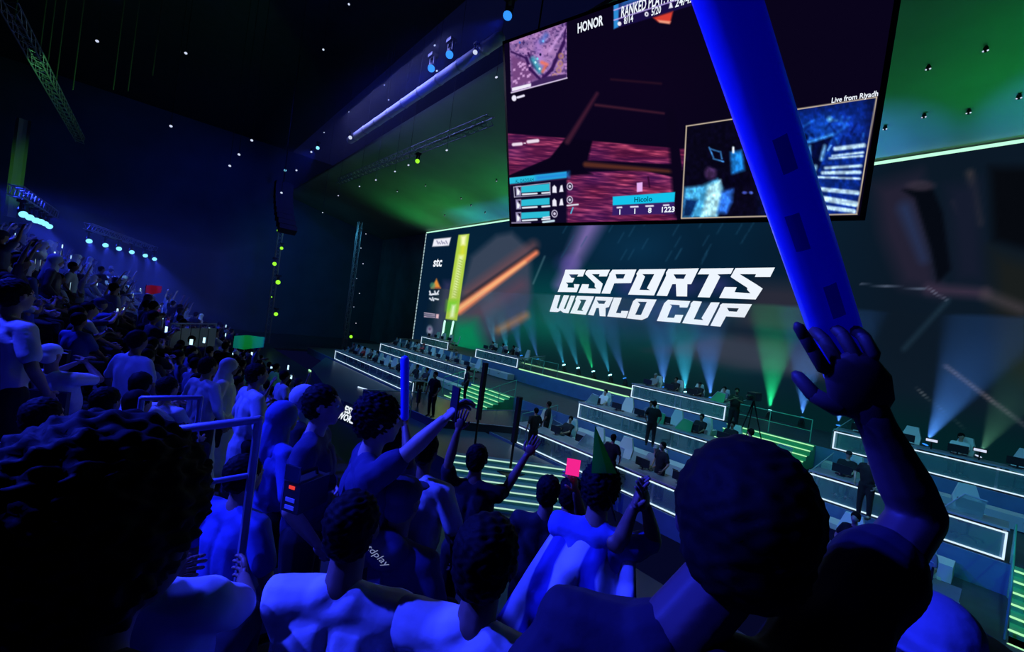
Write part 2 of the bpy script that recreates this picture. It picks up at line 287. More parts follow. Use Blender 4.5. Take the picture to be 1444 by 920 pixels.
GLY = [('letter_e', c1, [(275, 132), (517, 132), (483, 213), (415, 215), (430, 188), (318, 188), (345, 228), (385, 232), (360, 285), (280, 285), (305, 310), (300, 345), (380, 348), (375, 305), (445, 308), (410, 402), (182, 398), (262, 180)]),
 ('letter_s', c1, [(545, 135), (808, 132), (770, 213), (675, 213), (685, 185), (590, 185), (722, 300), (690, 418), (430, 410), (475, 305), (558, 308), (545, 355), (645, 360), (625, 335), (628, 300), (510, 185), (522, 150)]),
 ('letter_p', c1, [(838, 132), (1125, 130), (1060, 292), (860, 295), (810, 420), (705, 417), (800, 200), (802, 180)], [(875, 185), (992, 185), (968, 238), (888, 238)]),
 ('letter_o', c1, [(1160, 128), (1478, 124), (1336, 441), (1025, 430), (1130, 205), (1125, 178)], [(1195, 185), (1340, 185), (1250, 355), (1290, 378), (1162, 374), (1228, 215)]),
 ('letter_r', c2, [(145, 120), (500, 112), (410, 297), (365, 297), (362, 440), (238, 438), (232, 295), (190, 297), (130, 435), (5, 430), (118, 200), (118, 160)], [(205, 182), (350, 182), (325, 235), (235, 232)]),
 ('letter_t', c2, [(525, 115), (905, 110), (870, 178), (715, 182), (748, 210), (625, 452), (485, 447), (620, 182), (485, 182)]),
 ('letter_s', c2, [(925, 110), (1385, 103), (1330, 213), (1150, 213), (1165, 180), (975, 180), (1170, 300), (1242, 348), (1160, 475), (735, 458), (800, 330), (940, 332), (915, 390), (1100, 403), (1060, 360), (1065, 340), (868, 212), (905, 145)]),
 ('letter_w', c1, [(150, 435), (215, 437), (170, 590), (190, 600), (255, 437), (320, 440), (255, 600), (275, 605), (340, 443), (392, 445), (310, 655), (250, 648), (215, 622), (180, 640), (85, 635)]),
 ('letter_o', c1, [(415, 445), (618, 452), (520, 672), (330, 655), (398, 505), (395, 480)], [(445, 490), (525, 492), (470, 608), (490, 628), (415, 620), (462, 515)]),
 ('letter_r', c1, [(635, 455), (848, 462), (795, 580), (755, 590), (755, 692), (685, 688), (675, 590), (645, 592), (612, 682), (545, 672), (625, 490)], [(650, 500), (760, 505), (740, 542), (675, 540)]),
 ('letter_l', c1, [(855, 465), (950, 468), (880, 650), (940, 655), (945, 625), (1030, 628), (1000, 712), (775, 692)]),
 ('letter_d', c1, [(1120, 480), (1368, 490), (1260, 705), (1190, 735), (1010, 715), (1085, 510)], [(1140, 515), (1250, 518), (1180, 675), (1110, 672), (1168, 545)]),
 ('letter_c', c2, [(140, 478), (400, 495), (365, 570), (275, 567), (275, 540), (160, 532), (185, 550), (130, 685), (210, 690), (225, 652), (320, 655), (280, 748), (10, 725), (95, 520)]),
 ('letter_u', c2, [(435, 492), (535, 500), (440, 705), (550, 715), (530, 690), (640, 508), (742, 510), (605, 780), (305, 750), (400, 560), (405, 520)]),
 ('letter_p', c2, [(775, 520), (1118, 530), (1030, 685), (815, 672), (750, 792), (632, 780), (745, 560), (745, 540)], [(825, 572), (965, 578), (940, 618), (850, 612)])]
for g in GLY:
    me = polymesh(g[2:], g[1], g[0]); wl(link(g[0], me, LW))
p0 = onwall(610.5, 376); text('sponsor_lettering', 'stc', lambda u, v: p0 + Vector((u, 0, v)), 1.5, LW, wall, sx=1.15, bold=.03).location = -wall.location

# ---------------------------------------------------------------- hanging screen (tilted towards the audience)
SC = .22; T0 = np.array([-25.735, 42.915, 24.0025]) * SC
SU = np.array([.97653, .214705, -.01705]) * SC; SV = -np.array([.07936, -.28509, .95521]) * SC; SN = np.array([.20023, -.93414, -.29544])
UL, UR, VT, VB = -25.1, 16.21, -14.0, 10.04
hs = empty('hanging_screen', Vector(T0 + SU * (-4.4) + SV * VB), 0, 'large hanging video screen showing a night match and a crowd inset', 'screen')
def HP(u, v, e=.0): return Vector(T0 + SU * u + SV * v + SN * e)
def hl(o): o.parent = hs; o.location = -hs.location; return o
def inv(px, py):                                              # photo pixel -> (u,v) on the screen plane
    d = ray(px, py); A = np.array([SU, SV, -d]).T; q = np.linalg.solve(A, -T0); return q[0], q[1]
HC = Picture(T0 + SU * UL + SV * VT, SU * (UR - UL), SV * (VB - VT), 620, 360)
x, y = HC.x, HC.y
HC.fill((9, 4, 26)); HC.mix(np.clip((1010 - x) / 300, 0, 1) * .35, (14, 4, 34))
HC.blob(900, 120, 130, 90, (14, 4, 30), .7, 1)
g1 = vnoise(x / 22, (y - .07 * x) / 2.4, 1) * .6 + vnoise(x / 9, (y - .07 * x) / 1.3, 2) * .4; g2 = vnoise(x / 40, y / 18, 5)
wood = np.stack([50 + 160 * g1 ** 2.2 + 20 * g2, 16 + 80 * g1 ** 2.6, 52 + 75 * g1 ** 2.4 + 20 * (1 - g2)], -1) / 255.
def wpoly(pts, al=1): HC.mix(al * (.5 - sd_poly(x, y, pts) / 2), wood)
wpoly([(714, 188), (798, 195), (777, 222), (716, 248)]); wpoly([(835, 199), (952, 209), (948, 232), (826, 226)]); wpoly([(958, 210), (968, 210), (962, 240)])
wpoly([(718, 250), (820, 243), (905, 240), (950, 250), (955, 312), (720, 320)])
HC.poly([(798, 195), (835, 199), (826, 240), (836, 246), (760, 250), (720, 250), (775, 224)], (8, 3, 24), 2)
HC.line((842, 132), (800, 200), 5, (58, 24, 46), 2, .9, 8); HC.line((862, 112), (932, 118), 3, (40, 16, 34), 1.5, .9); HC.line((840, 148), (936, 160), 4, (62, 26, 44), 1.5, .9, 3)
HC.line((826, 232), (948, 242), 8, (84, 42, 34), 2, .9, 5); HC.line((946, 160), (958, 300), 12, (10, 4, 26), 3, .95, 16); HC.line((914, 250), (916, 264), 2, (40, 8, 40), 1, .9)
HC.poly([(898, 258), (906, 257), (906, 270), (898, 271)], (232, 178, 244), .6)
# map panel
MP = [(718.5, 57), (799, 28.5), (799.5, 110), (720.5, 131)]
m1 = vnoise(x / 7, y / 5, 8); m2 = vnoise(x / 2.6, y / 2.6, 9)
mp = np.stack([118 + 70 * m1 - 60 * m2 * (m2 > .6), 88 + 50 * m1 - 50 * m2 * (m2 > .6), 150 + 50 * m1 - 50 * m2 * (m2 > .6)], -1) / 255.
HC.mix(.5 - sd_poly(x, y, MP), mp)
def in_map(fn):
    keep = sd_poly(x, y, MP) > -.5; c0 = HC.c.copy(); fn(); HC.c[keep] = c0[keep]
def mapart():
    HC.poly([(719, 75), (744, 85), (760, 112), (721, 128)], (116, 70, 128), 2, .6)
    for a, b, w in (((721, 73), (742, 82), 3), ((742, 82), (748, 98), 4), ((748, 98), (762, 112), 4), ((745, 75), (752, 92), 3), ((752, 92), (766, 106), 4), ((766, 110), (778, 98), 5), ((778, 98), (795, 60), 5), ((795, 60), (799, 32), 3)): HC.line(a, b, w, (52, 22, 84), 1, .9)
    for i in range(22):
        a, b = 722 + rng.random() * 24, 84 + rng.random() * 34; HC.poly([(a, b), (a + 3.4, b - .8), (a + 3.4, b + 2.6), (a, b + 3.4)], (206, 158, 214), .7, .8)
    HC.line((775, 72), (797, 38), 3, (204, 160, 226), 1.5, .8); HC.line((758, 60), (764, 100), 8, (188, 140, 226), 4, .6); HC.line((728, 70), (738, 50), 3, (200, 140, 190), 2, .7)
    HC.line((752, 84), (761, 100), 8, (60, 170, 190), 3, .8); HC.line((764, 58), (770, 50), 7, (80, 120, 210), 3, .7); HC.line((764, 88), (771, 91), 5, (232, 120, 110), 1.5, .9); HC.line((765, 101), (769, 94), 4, (220, 110, 90), 1.5, .8)
    for a, b, c in ((755, 88, (190, 240, 250)), (758, 83, (120, 220, 240)), (761, 97, (210, 240, 240)), (766, 58, (120, 190, 255)), (733, 60, (60, 90, 190)), (762, 77, (20, 20, 70))): HC.blob(a, b, 2, 2.4, c, 1, .5)
    for a, b in ((791, 79), (788, 99), (782, 108), (790, 90)): HC.blob(a, b, 5, 5.5, (206, 150, 90), .7, .5); HC.blob(a, b, 3, 3.4, (150, 100, 160), .9, .5)
    HC.poly([(722, 124), (749, 117.5), (749, 122), (722, 129)], (240, 236, 250), .6); HC.poly([(749, 116), (770, 108), (799, 104), (799, 111), (749, 123)], (60, 36, 90), 1, .8)
in_map(mapart)
HC.line((718, 57.6), (799, 28.6), 1.6, (240, 240, 255), .6); HC.line((721, 131), (799.5, 110), 1.6, (225, 210, 240), .6)
HC.blob(725, 138.5, 4, 5, (235, 232, 250), 1, .3); HC.line((730, 137.5), (738.5, 135), 3.2, (235, 232, 250), .7)
HC.line((724, 204), (735, 203), 4.5, (236, 220, 236), 1); HC.line((739, 202), (741, 202), 1.5, (236, 220, 236), .5); HC.line((745, 200), (758, 198.5), 5, (236, 220, 236), 1)
# team list
HC.poly([(718, 251), (799, 242), (799, 251), (718, 260.5)], (40, 190, 226), .6); HC.poly([(755, 247), (803, 242), (803, 250), (755, 256)], (36, 130, 220), 3, .7)
HC.poly([(718, 260), (800, 251), (800, 318), (718, 322)], (14, 8, 38), 1.5, .75)
for k, (yy, w) in enumerate(((262, 1), (281, 0), (299, 0))):
    HC.poly([(735, yy + 1), (775, yy - 3 + k), (775, yy + 7.5), (735, yy + 10)], (44, 188, 214), .6)
    HC.line((737, yy + 12.2), (757, yy + 11), 2.4, (232, 240, 250), .6); HC.line((764.5, yy + 10.6), (775, yy + 9.8), 2.4, (232, 240, 250), .6)
    HC.poly([(727, yy + .5), (735, yy), (735, yy + 14), (728, yy + 14.5)], (150, 140, 180), .6); HC.poly([(729, yy + 4), (733, yy + 8), (732, yy + 12.5), (729, yy + 13)], (240, 244, 250), .5); HC.poly([(730, yy + 2), (734, yy + 2), (734, yy + 8)], (16, 12, 30), .5)
    if w:
        for a, b in (((724.5, 264), (775.5, 258)), ((775.5, 258), (775.8, 274)), ((775.8, 274.5), (725.5, 278)), ((725.5, 278), (724.5, 264))): HC.line(a, b, 1, (190, 186, 214), .5)
    if k < 2:
        yy2 = yy + 2
        HC.poly([(779, yy2 + 8), (779, yy2), (781.7, yy2 - 3), (784.6, yy2), (785, yy2 + 8)], (238, 236, 250), .6); HC.poly([(788.5, yy2 + 7), (790.5, yy2 - 2), (793, yy2 - 3), (794.5, yy2 + 6.5)], (238, 236, 250), .6)
    rx, ry = (803.5, yy + 1) if k < 2 else (782, 301.5)
    HC.blob(rx, ry, 5, 6.2, (214, 208, 232), 1, .25); HC.blob(rx, ry, 3.6, 4.6, (30, 14, 50), 1, .25); HC.blob(rx, ry, 2.2, 2.6, (214, 208, 232), 1, .4)
HC.line((800, 290), (815, 288.5), 2.2, (226, 226, 240), .6); HC.line((808, 293), (805, 301), 1.6, (80, 200, 240), .6); HC.line((766, 313.5), (781, 311.5), 3, (200, 226, 240), .7); HC.line((766, 307), (775, 306), 2, (226, 226, 240), .6)
HC.line((722, 314.5), (748, 314), 1.8, (160, 150, 180), .8)
# player card
HC.poly([(864, 277.5), (952, 271), (951, 285), (864, 290)], (20, 196, 236), .6); HC.poly([(864, 290), (951, 285), (951, 302), (863, 304)], (52, 30, 100), 1, .85)
for px_, w in ((873.5, 6), (894.5, 10), (916, 10), (939.5, 7)): HC.line((px_ - w / 2, 293 - (px_ - 873) * .05), (px_ + w / 2, 292.6 - (px_ - 873) * .05), 2.2, (236, 234, 250), .6)
# top card
HC.poly([(865, -20), (1000, -60), (985, 5), (866, 41)], (24, 14, 66), 1); HC.poly([(865, -20), (873, -22), (872, 38), (865.5, 41)], (44, 140, 214), 1); HC.poly([(873, -25), (945, -45), (900, 5), (873, 14)], (40, 110, 190), 6, .7)
HC.line((866, 14.5), (903, 1), 1.6, (190, 170, 240), .6); HC.line((866, 28.5), (985, -10), 1.6, (190, 170, 240), .6)
HC.blob(873.5, 33.5, 3.2, 3.6, (236, 236, 250), 1, .3); HC.blob(911.8, 20, 3.3, 4, (236, 236, 250), 1, .3); HC.blob(911.8, 20, 1.4, 1.8, (30, 16, 60), 1, .4)
HC.poly([(943, 12), (949, 10.5), (947.5, 6), (944.5, 6.5)], (236, 236, 250), .5); HC.blob(946, 5.5, 1.8, 2.2, (236, 236, 250), 1, .3)
HC.poly([(921, 25), (949, 16), (945, 33), (928, 31)], (214, 62, 50), 1.5); HC.poly([(927, 28), (946, 30), (944, 34), (930, 32)], (240, 160, 130), 1.2, .9)
# crowd inset
IN = [(968, 178), (1236, 137), (1208, 302), (961, 308)]
HC.poly(IN, (8, 6, 26), .5)
def inset():
    HC.poly([(1075, 140), (1240, 130), (1215, 310), (1085, 310)], (8, 34, 120), 20, .9)
    HC.blob(1130, 205, 50, 50, (16, 84, 220), .9, 1); HC.blob(1170, 180, 30, 26, (24, 100, 235), .8, 1); HC.blob(1195, 175, 30, 24, (18, 60, 190), .9, 1)
    for i in range(46):
        a, b = 1100 + rng.random() * 120, 158 + rng.random() * 60; HC.line((a, b), (a + rng.normal() * 8, b + rng.random() * 14), 2.5, random.choice([(40, 130, 250), (6, 20, 90), (90, 180, 255), (4, 10, 60)]), 2, .6)
    HC.blob(1118, 183, 5, 5, (120, 220, 255), 1, .9); HC.blob(1170, 168, 6, 6, (110, 200, 255), 1, .9); HC.blob(1134, 194, 8, 8, (4, 10, 50), .95, .5)
    HC.poly([(1128, 202), (1175, 190), (1150, 250), (1138, 262), (1138, 206)], (4, 10, 52), 2.2)
    HC.line((1132, 203), (1174, 190), 4, (60, 150, 250), 2.2); HC.line((1142, 206), (1141, 255), 3, (90, 180, 255), 2.2); HC.line((1163, 206), (1158, 225), 4, (120, 190, 250), 2.2); HC.line((1150, 235), (1146, 246), 5, (150, 214, 255), 2.2); HC.line((1172, 206), (1168, 212), 3, (120, 190, 250), 1)
    HC.poly([(1172, 206), (1220, 198), (1206, 302), (1140, 302), (1150, 250)], (10, 40, 130), 2, .95)
    for a, b, w in (((1178, 210), (1218, 205), 6), ((1174, 220), (1217, 215), 3), ((1170, 223.5), (1216, 220), 3), ((1164, 237), (1214, 234), 4), ((1160, 244), (1212, 243), 5), ((1152, 250), (1212, 252), 3), ((1147, 266), (1209, 272), 6), ((1142, 277), (1207, 288), 8), ((1146, 290), (1204, 298), 6)): HC.line(a, b, w, (190, 226, 255), 1.4)
    HC.poly([(965, 265), (990, 262), (1012, 252), (1020, 265), (1012, 306), (962, 308)], (70, 170, 226), 3.2); HC.poly([(998, 262), (1016, 254), (1019, 275), (1010, 306), (988, 306), (994, 285)], (176, 234, 250), 3.2)
    HC.poly([(966, 280), (985, 282), (975, 306), (962, 306)], (10, 40, 90), 2, .8); HC.blob(1002, 244, 11, 12, (70, 44, 90), .9, .5); HC.blob(1010, 232, 14, 7, (6, 4, 22), 1, .5)
    HC.poly([(1018, 270), (1034, 266), (1032, 285), (1024, 301), (1012, 301)], (50, 120, 240), 3.2); HC.poly([(1030, 215), (1046, 212), (1050, 240), (1032, 246)], (30, 130, 220), 3); HC.line((1034, 208), (1034, 215), 3, (220, 240, 255), 1)
    for a, b in (((1002, 210), (1014, 214)), ((1006, 224), (1020, 228)), ((1016, 214), (1018, 224)), ((1000, 208), (1006, 222))): HC.line(a, b, 2, (60, 130, 200), 1)
    HC.blob(1050, 272, 5, 3, (80, 100, 220), .8, .6); HC.blob(1059, 272, 4, 3, (80, 110, 220), .8, .6); HC.poly([(1020, 248), (1056, 246), (1060, 262), (1022, 266)], (6, 4, 24), 3.2)
keep = sd_poly(x, y, IN) > 0; c0 = HC.c.copy(); inset(); HC.c *= (.72 + .56 * vnoise(x / 5, y / 5, 12) * (.6 + .8 * vnoise(x / 2, y / 3, 13)))[..., None]; HC.c[keep] = c0[keep]; HC.c = np.clip(HC.c, 0, 1)
for a, b in zip(IN, IN[1:] + IN[:1]): HC.line(a, b, 1.5, (214, 196, 170), .5)
o = HC.build('screen_picture', None, 1.0); hl(o); tag(o, 'glowing match picture with map, score cards and crowd inset')
mb = MB(); q = [HP(UL - .45, VT - .45, -.03), HP(UR + .45, VT - .45, -.03), HP(UR + .45, VB + .45, -.03), HP(UL - .45, VB + .45, -.03)]
mb.add(q + [p - Vector(SN) * .18 for p in q], [(0, 1, 2, 3), (7, 6, 5, 4), (0, 4, 5, 1), (1, 5, 6, 2), (2, 6, 7, 3), (3, 7, 4, 0)]); hl(mb.build('cabinet', BLACKM))
def hbar(a, b, w): mb = MB().tube([a, b], w, 6); hl(mb.build('hanging_cable', BLACKM))
for u in (-20, -4, 12): hbar(HP(u, VT, -.15), Vector((HP(u, VT)[0], HP(u, VT)[1] + .3, 18)), .025)
def htext(name, s, px, py, size, m, shear=0, sx=1, bold=0):
    u0, v0 = inv(px, py); text(name, s, lambda u, v: HP(u0 + u, v0 - v, .012), size, m, hs, shear=shear, sx=sx, bold=bold).location = -hs.location
htext('sponsor_lettering', 'HONOR', 814.5, 47, 1.45, LW, sx=.62, bold=.03)
htext('match_lettering', 'RANKED PLAY: RESU', 875.5, 25, 1.5, LW, sx=.5, bold=.02, shear=.1)
htext('count_lettering', '8/14', 880, 34.5, 1.0, LW, sx=.62, bold=.02); htext('count_lettering', '5/20', 918.5, 22.5, 1.0, LW, sx=.6, bold=.02); htext('count_lettering', '24/42', 952, 10.5, 1.1, LW, sx=.75, bold=.02)
htext('caption_lettering', 'Live from Riyadh', 1172, 145.5, .62, LW, sx=.78, bold=.02)
DT = glow('card_lettering', (.0, .10, .16), 1); htext('name_lettering', 'Hicolo', 894, 285.3, .85, DT, bold=.02); htext('team_lettering', 'AL QADSIAH', 727, 258.3, .72, DT, sx=.8)
for s, px_, py_ in (('1', 872, 302.5), ('1', 893, 301.5), ('8', 914, 300.3), ('1223', 931.5, 299.5)): htext('score_lettering', s, px_, py_, .85, LW, bold=.03)
# ---------------------------------------------------------------- rigging, lamps
def truss(name, a, b, w, label, group=None, parts=True):
    a, b = Vector(a), Vector(b); r = empty(name, a, 0, label, 'truss', group); d = (b - a); L = d.length; q = d.to_track_quat('Y', 'Z'); h = w / 2
    R = q.to_matrix()
    cs = [(-h, -h), (h, -h), (h, h), (-h, h)]
    for cx_, cz in cs:
        MB().cap(R @ Vector((cx_, 0, cz)), w * .07, R @ Vector((cx_, L, cz)), w * .07, 6, ends=1).build('chord', STEEL, r)
    n = max(2, int(L / w)); mb = MB()
    for i in range(n):
        y0, y1 = L * i / n, L * (i + 1) / n
        for (p, s) in ((0, 1), (1, 2), (2, 3), (3, 0)):
            if i % 2: p, s = s, p
            mb.cap(R @ Vector((cs[p][0], y0, cs[p][1])), w * .035, R @ Vector((cs[s][0], y1, cs[s][1])), w * .035, 4, ends=1)
    tag(mb.build('lacing', STEEL, r), kind='stuff'); return r
GB = glow('lens_blue', (.03, .26, 1), 1.3); GC = glow('lens_cyan_white', (.22, .72, 1), 1.5); GG = glow('lens_green', (.32, 1, .03), 1.2); GWH = glow('lens_white', (.7, .78, 1), .9); GTL = glow('lens_teal', (.3, .9, 1), 5)
def moving_head(loc, to, size, lens, label, group=None, hang=True, name='moving_head_light'):
    """base, yoke with two arms, tilting head with a lens"""
    loc = Vector(loc); r = empty(name, loc, 0, label, 'stage light', group); s = size; up = 1 if hang else -1
    MB().box((-.5 * s, -.4 * s, up * 1.0 * s), (.5 * s, .4 * s, up * 1.35 * s) if hang else (.5 * s, .4 * s, -.7 * s)).build('base', BLACKM, r)
    mb = MB()
    zt_ = up * 1.0 * s if hang else -.7 * s; zi = zt_ - up * .1 * s; a_, b_ = .54 * s, .42 * s; fk = [(-a_, 0), (-a_, zt_), (a_, zt_), (a_, 0), (b_, 0), (b_, zi), (-b_, zi), (-b_, 0)]
    V = [(x, y, z) for y in (-.12 * s, .12 * s) for x, z in fk]; mb.add(V, [(0, 1, 6, 7), (1, 2, 5, 6), (2, 3, 4, 5), (8, 15, 14, 9), (9, 14, 13, 10), (10, 13, 12, 11)] + [(i, 8 + i, 8 + (i + 1) % 8, (i + 1) % 8) for i in range(8)])
    mb.build('yoke', BLACKM, r)
    d = (Vector(to) - loc).normalized()
    hd = MB().cap(-d * .45 * s, .3 * s, d * .35 * s, .4 * s, 14, ends=1).build('lamp_head', BLACKM, r, True)
    M = d.to_track_quat('Z', 'Y').to_matrix(); MB().ell(d * .8 * s, (.42 * s, .42 * s, .12 * s), M, 14, 7).build('lens', lens, hd, True); return r
GR = 'floor lights along the foot of the LED wall'
beams = [(700, 496, 'T'), (717, 500, 'T'), (736, 504, 'B'), (759, 510, 'B'), (796.5, 517, 'T'), (816.5, 522, 'T'), (838, 527, 'G'), (862, 532, 'T'), (883, 533, 'B'), (937, 542, 'B'), (968, 548, 'T'), (1004, 552, 'B'), (1085, 583, 'G'), (1131, 592, 'B'), (1183, 599, 'B'), (1304, 615, 'B'), (1378, 635, 'W')]
BC = {'T': (.05, .62, 1), 'B': (.08, .3, 1), 'G': (.02, 1, .35), 'W': (.3, 1, .6)}
for i, (px, py, c) in enumerate(beams):
    p = atY(px, py, 24.1); p.z = -2.84
    lean = -1.5 if px < 900 else (-.5 if px < 1020 else (-.15 if px < 1250 else .7)); to = p + Vector((lean * 1.6, .12, 4.2)); far = px < 900
    moving_head(p, to, .3 if far else .24, {'T': GTL, 'B': GB, 'G': GTL, 'W': GWH}[c], nth(px, [q_[0] for q_ in beams]) + ' from the left of the floor lights throwing beams up the LED wall', GR, hang=False)
    light('deck_beam', 'SPOT', p + (to - p).normalized() * .36, to, BC[c], 3000 if far else (4200 if c != 'W' else 500), spot_size=.42 if far else .62, spot_blend=.6, shadow_soft_size=.04)
hz = bpy.data.materials.new('haze'); hz.use_nodes = True; nt = hz.node_tree; nt.nodes.clear(); vs = nt.nodes.new('ShaderNodeVolumeScatter'); vs.inputs['Color'].default_value = (1, 1, 1, 1); vs.inputs['Density'].default_value = .035; vs.inputs['Anisotropy'].default_value = .2
no = nt.nodes.new('ShaderNodeOutputMaterial'); nt.links.new(vs.outputs[0], no.inputs['Volume'])
tag(MB().box((-41.5, 22.6, -3.1), (8, 24.72, 2.6)).build('stage_haze', hz), 'thin haze hanging in front of the LED wall', 'haze', kind='stuff')
# lamps over the rear of the stand with their haze
LAB = 'bright lamp over the rear rows of the stand'
rear = [(125, 337), (148, 343), (167, 348), (185, 353), (204, 358), (217, 363)]
rearp = []
for i, (px, py) in enumerate(rear):
    p = atX(px, py, -30 - i * 1.2); rearp.append(p)
    moving_head(p, p + Vector((7, 1.5, -4)), .3, GC, nth(px, [q_[0] for q_ in rear]) + ' from the left of the cyan-white lamps above the far stand', 'row of lamps above the far stand')
    light('stand_beam', 'SPOT', p + Vector((.3, .06, -.15)), p + Vector((9, 1.6, -3.4)), (.03, .06, 1), 3200, spot_size=.36, spot_blend=.5, shadow_soft_size=.06)
truss('roof_truss', rearp[0] + Vector((1, 0, .55)), rearp[-1] + Vector((-1, 0, .55)), .3, 'short dark truss holding the lamps above the far stand')
lf = [(30, 298), (39, 302.5), (48, 307), (55, 309), (61, 312), (67, 316)]; lp = []
for px, py in lf:
    p = atX(px, py, -20 - 1.1 * len(lp)); lp.append(p)
    moving_head(p, p + Vector((5, 2.4, -3)), .26, GC, nth(px, [q_[0] for q_ in lf]) + ' from the left of the slanting lamp row at the far left', 'slanting row of lamps at the left')
    light('side_beam', 'SPOT', p + Vector((.3, .1, -.2)), p + Vector((9, 3.2, -4.2)), (.03, .06, 1), 1600, spot_size=.3, spot_blend=.5, shadow_soft_size=.06)
truss('roof_truss', lp[0] + Vector((1, 0, .5)), lp[-1] + Vector((-1, 0, .5)), .3, 'dark truss holding the slanting lamp row at the left')
hz2 = hz.copy(); hz2.name = 'stand_haze_volume'; [n for n in hz2.node_tree.nodes if n.type == 'VOLUME_SCATTER'][0].inputs['Density'].default_value = .009
tag(MB().box((-37, -4.5, -1.9), (-15, 3.6, 2.1)).build('stand_haze', hz2), 'blue-lit haze hanging over the far stand', 'haze', kind='stuff')
# roof tube and trusses
a, b = atY(495, 190, 10), atY(702, 68, 10); b.z = a.z = (a.z + b.z) / 2
rt = empty('roof_tube', a, 0, 'long pale grey tube running under the roof to the screen', 'duct')
MB().cap((0, 0, 0), .26, b - a, .26, 20).build('duct', mat('tube_fabric', (.5, .52, .6), .6, bump=.4, scale=6), rt, True)
for k in range(9):
    t = (k + .5) / 9; q = (b - a) * t; MB().cap(q + Vector((-.04, 0, 0)), .285, q + Vector((.04, 0, 0)), .285, 20, ends=1).build('clamp_ring', STEEL, rt, True)
light('tube_fill', 'AREA', a + Vector((8, -1.1, .9)), a + Vector((8, 0, 0)), (.25, .28, 1), 420, shape='RECTANGLE', size=14, size_y=.5)  # unseen area fill added to brighten the roof tube
truss('roof_truss', atY(478, 256, 12.5) , atY(692, 169, 12.5), .42, 'long lighting truss under the green roof left of the screen')
a = atY(12, 8, -4); b = atY(112, 207, -4); b.z = a.z; truss('roof_truss', a, b, .35, 'dark truss running high along the far left')
light('truss_glow', 'SPOT', a + Vector((-3, 1.5, -3)), (a + b) / 2, (.2, 1, .25), 500, spot_size=1.6, shadow_soft_size=.2)
for px, py, Y, sz, m, lb in ((609, 93, 9.4, .42, GB, 'blue lamp on the roof tube, the middle one of three'), (635, 73, 9.4, .42, GB, 'blue lamp on the roof tube, above the middle one'), (718, 16, 9.4, .42, GB, 'blue lamp nearest the corner of the hanging screen'),
        (448, 208, 9.6, .34, GC, 'cyan lamp at the lower end of the roof tube'), (402, 240, 9.6, .3, GC, 'small cyan lamp above the hanging black speakers'), (439, 214, 9.6, .2, GWH, 'tiny white lamp beside the cyan lamp below the roof tube'), (418, 240, 9.6, .2, GWH, 'tiny white lamp right of the lamp above the speakers'), (494, 193, 9.6, .3, GWH, 'white lamp at the left tip of the roof tube'), (589, 226, 12.4, .34, GG, 'green lamp under the long truss'),
        (671, 71, 9.6, .24, GWH, 'white lamp on top of the roof tube')):
    p = atY(px, py, Y); moving_head(p, (-8, 3, -3), sz, m, lb, name='roof_light')
p = atY(497, 197, 9.6); q = atY(548, 340, 9.6 + 4)
for px, py in ((609, 93), (635, 73), (718, 16), (448, 208)):
    p = atY(px, py, 9.3); light('roof_beam', 'SPOT', p + Vector((0, -.15, -.35)), p + Vector((-7, -1, -1.5)), (.01, .03, 1), 2400, spot_size=.9, spot_blend=.8, shadow_soft_size=.1)
hz3 = hz2.copy(); hz3.name = 'roof_haze_volume'; [n for n in hz3.node_tree.nodes if n.type == 'VOLUME_SCATTER'][0].inputs['Density'].default_value = .007
tag(MB().box((-55, 7.2, 9.0), (-6, 9.7, 17)).build('roof_haze', hz3), 'blue-lit haze around the roof tube', 'haze', kind='stuff')
light('thin_beam', 'SPOT', p, q, (.4, .8, 1), 300, spot_size=.06, spot_blend=.3, shadow_soft_size=.03)
PEN = [(507, 263), (530, 254), (557, 242), (576, 233), (630, 212), (700, 109), (542, 120), (613, 64), (457, 187), (492, 158), (548, 141), (575, 136), (477, 276), (455, 300), (616, 100)]
for i, (px, py) in enumerate(PEN):
    p = atY(px, py, 11.2); r = empty('pendant_light', p, 0, nth(px, [q_[0] for q_ in PEN]) + ' from the left of the tiny hanging lamps left of the screen', 'lamp', 'tiny hanging lamps left of the screen')
    MB().cap((0, 0, .02), .01, (0, 0, 18 - p.z), .01, 5, ends=1).build('rod', BLACKM, r); MB().ell((0, 0, 0), (.09, .05, .04), None, 8, 6).build('bulb', GWH, r)
PEN2 = [(262, 75), (241, 178), (456, 70), (355, 198), (337, 218), (324, 234), (492, 6), (137, 58), (397, 272)]
for px, py in PEN2:
    p = atX(px, py, -24 - random.random() * 4); r = empty('pendant_light', p, 0, nth(px, [q_[0] for q_ in PEN2]) + ' from the left of the tiny lamps in the dark roof', 'lamp', 'tiny hanging lamps in the dark roof')
    MB().cap((0, 0, .02), .01, (0, 0, 18 - p.z), .01, 5, ends=1).build('rod', BLACKM, r); MB().ell((0, 0, 0), (.06, .06, .05), None, 8, 6).build('bulb', GWH, r)
PEN3 = [(1390, 70), (1309, 96), (1437, 137), (1366, 158), (1303, 164), (1248, 181), (1405, 228), (664, 290), (627, 304), (650, 280), (700, 255), (684, 300), (600, 262), (560, 270)]
for px, py in PEN3:
    d = ray(px, py); n_ = np.array([0, -2.72, -13.6]); P0 = np.array([0, 25.6, 9.62]); t = P0 @ n_ / (d @ n_); p = Vector(d * t * .995)
    r = empty('ceiling_light', p, 0, nth(px, [q_[0] for q_ in PEN3]) + ' from the left of the tiny lights set in the green roof', 'lamp', 'tiny lights in the green-lit roof')
    MB().cap((0, 0, -.02), .07, (0, 0, .06), .07, 8, ends=1).build('housing', BLACKM, r); MB().ell((0, 0, -.04), (.085, .05, .03), None, 8, 5).build('bulb', GWH, r)
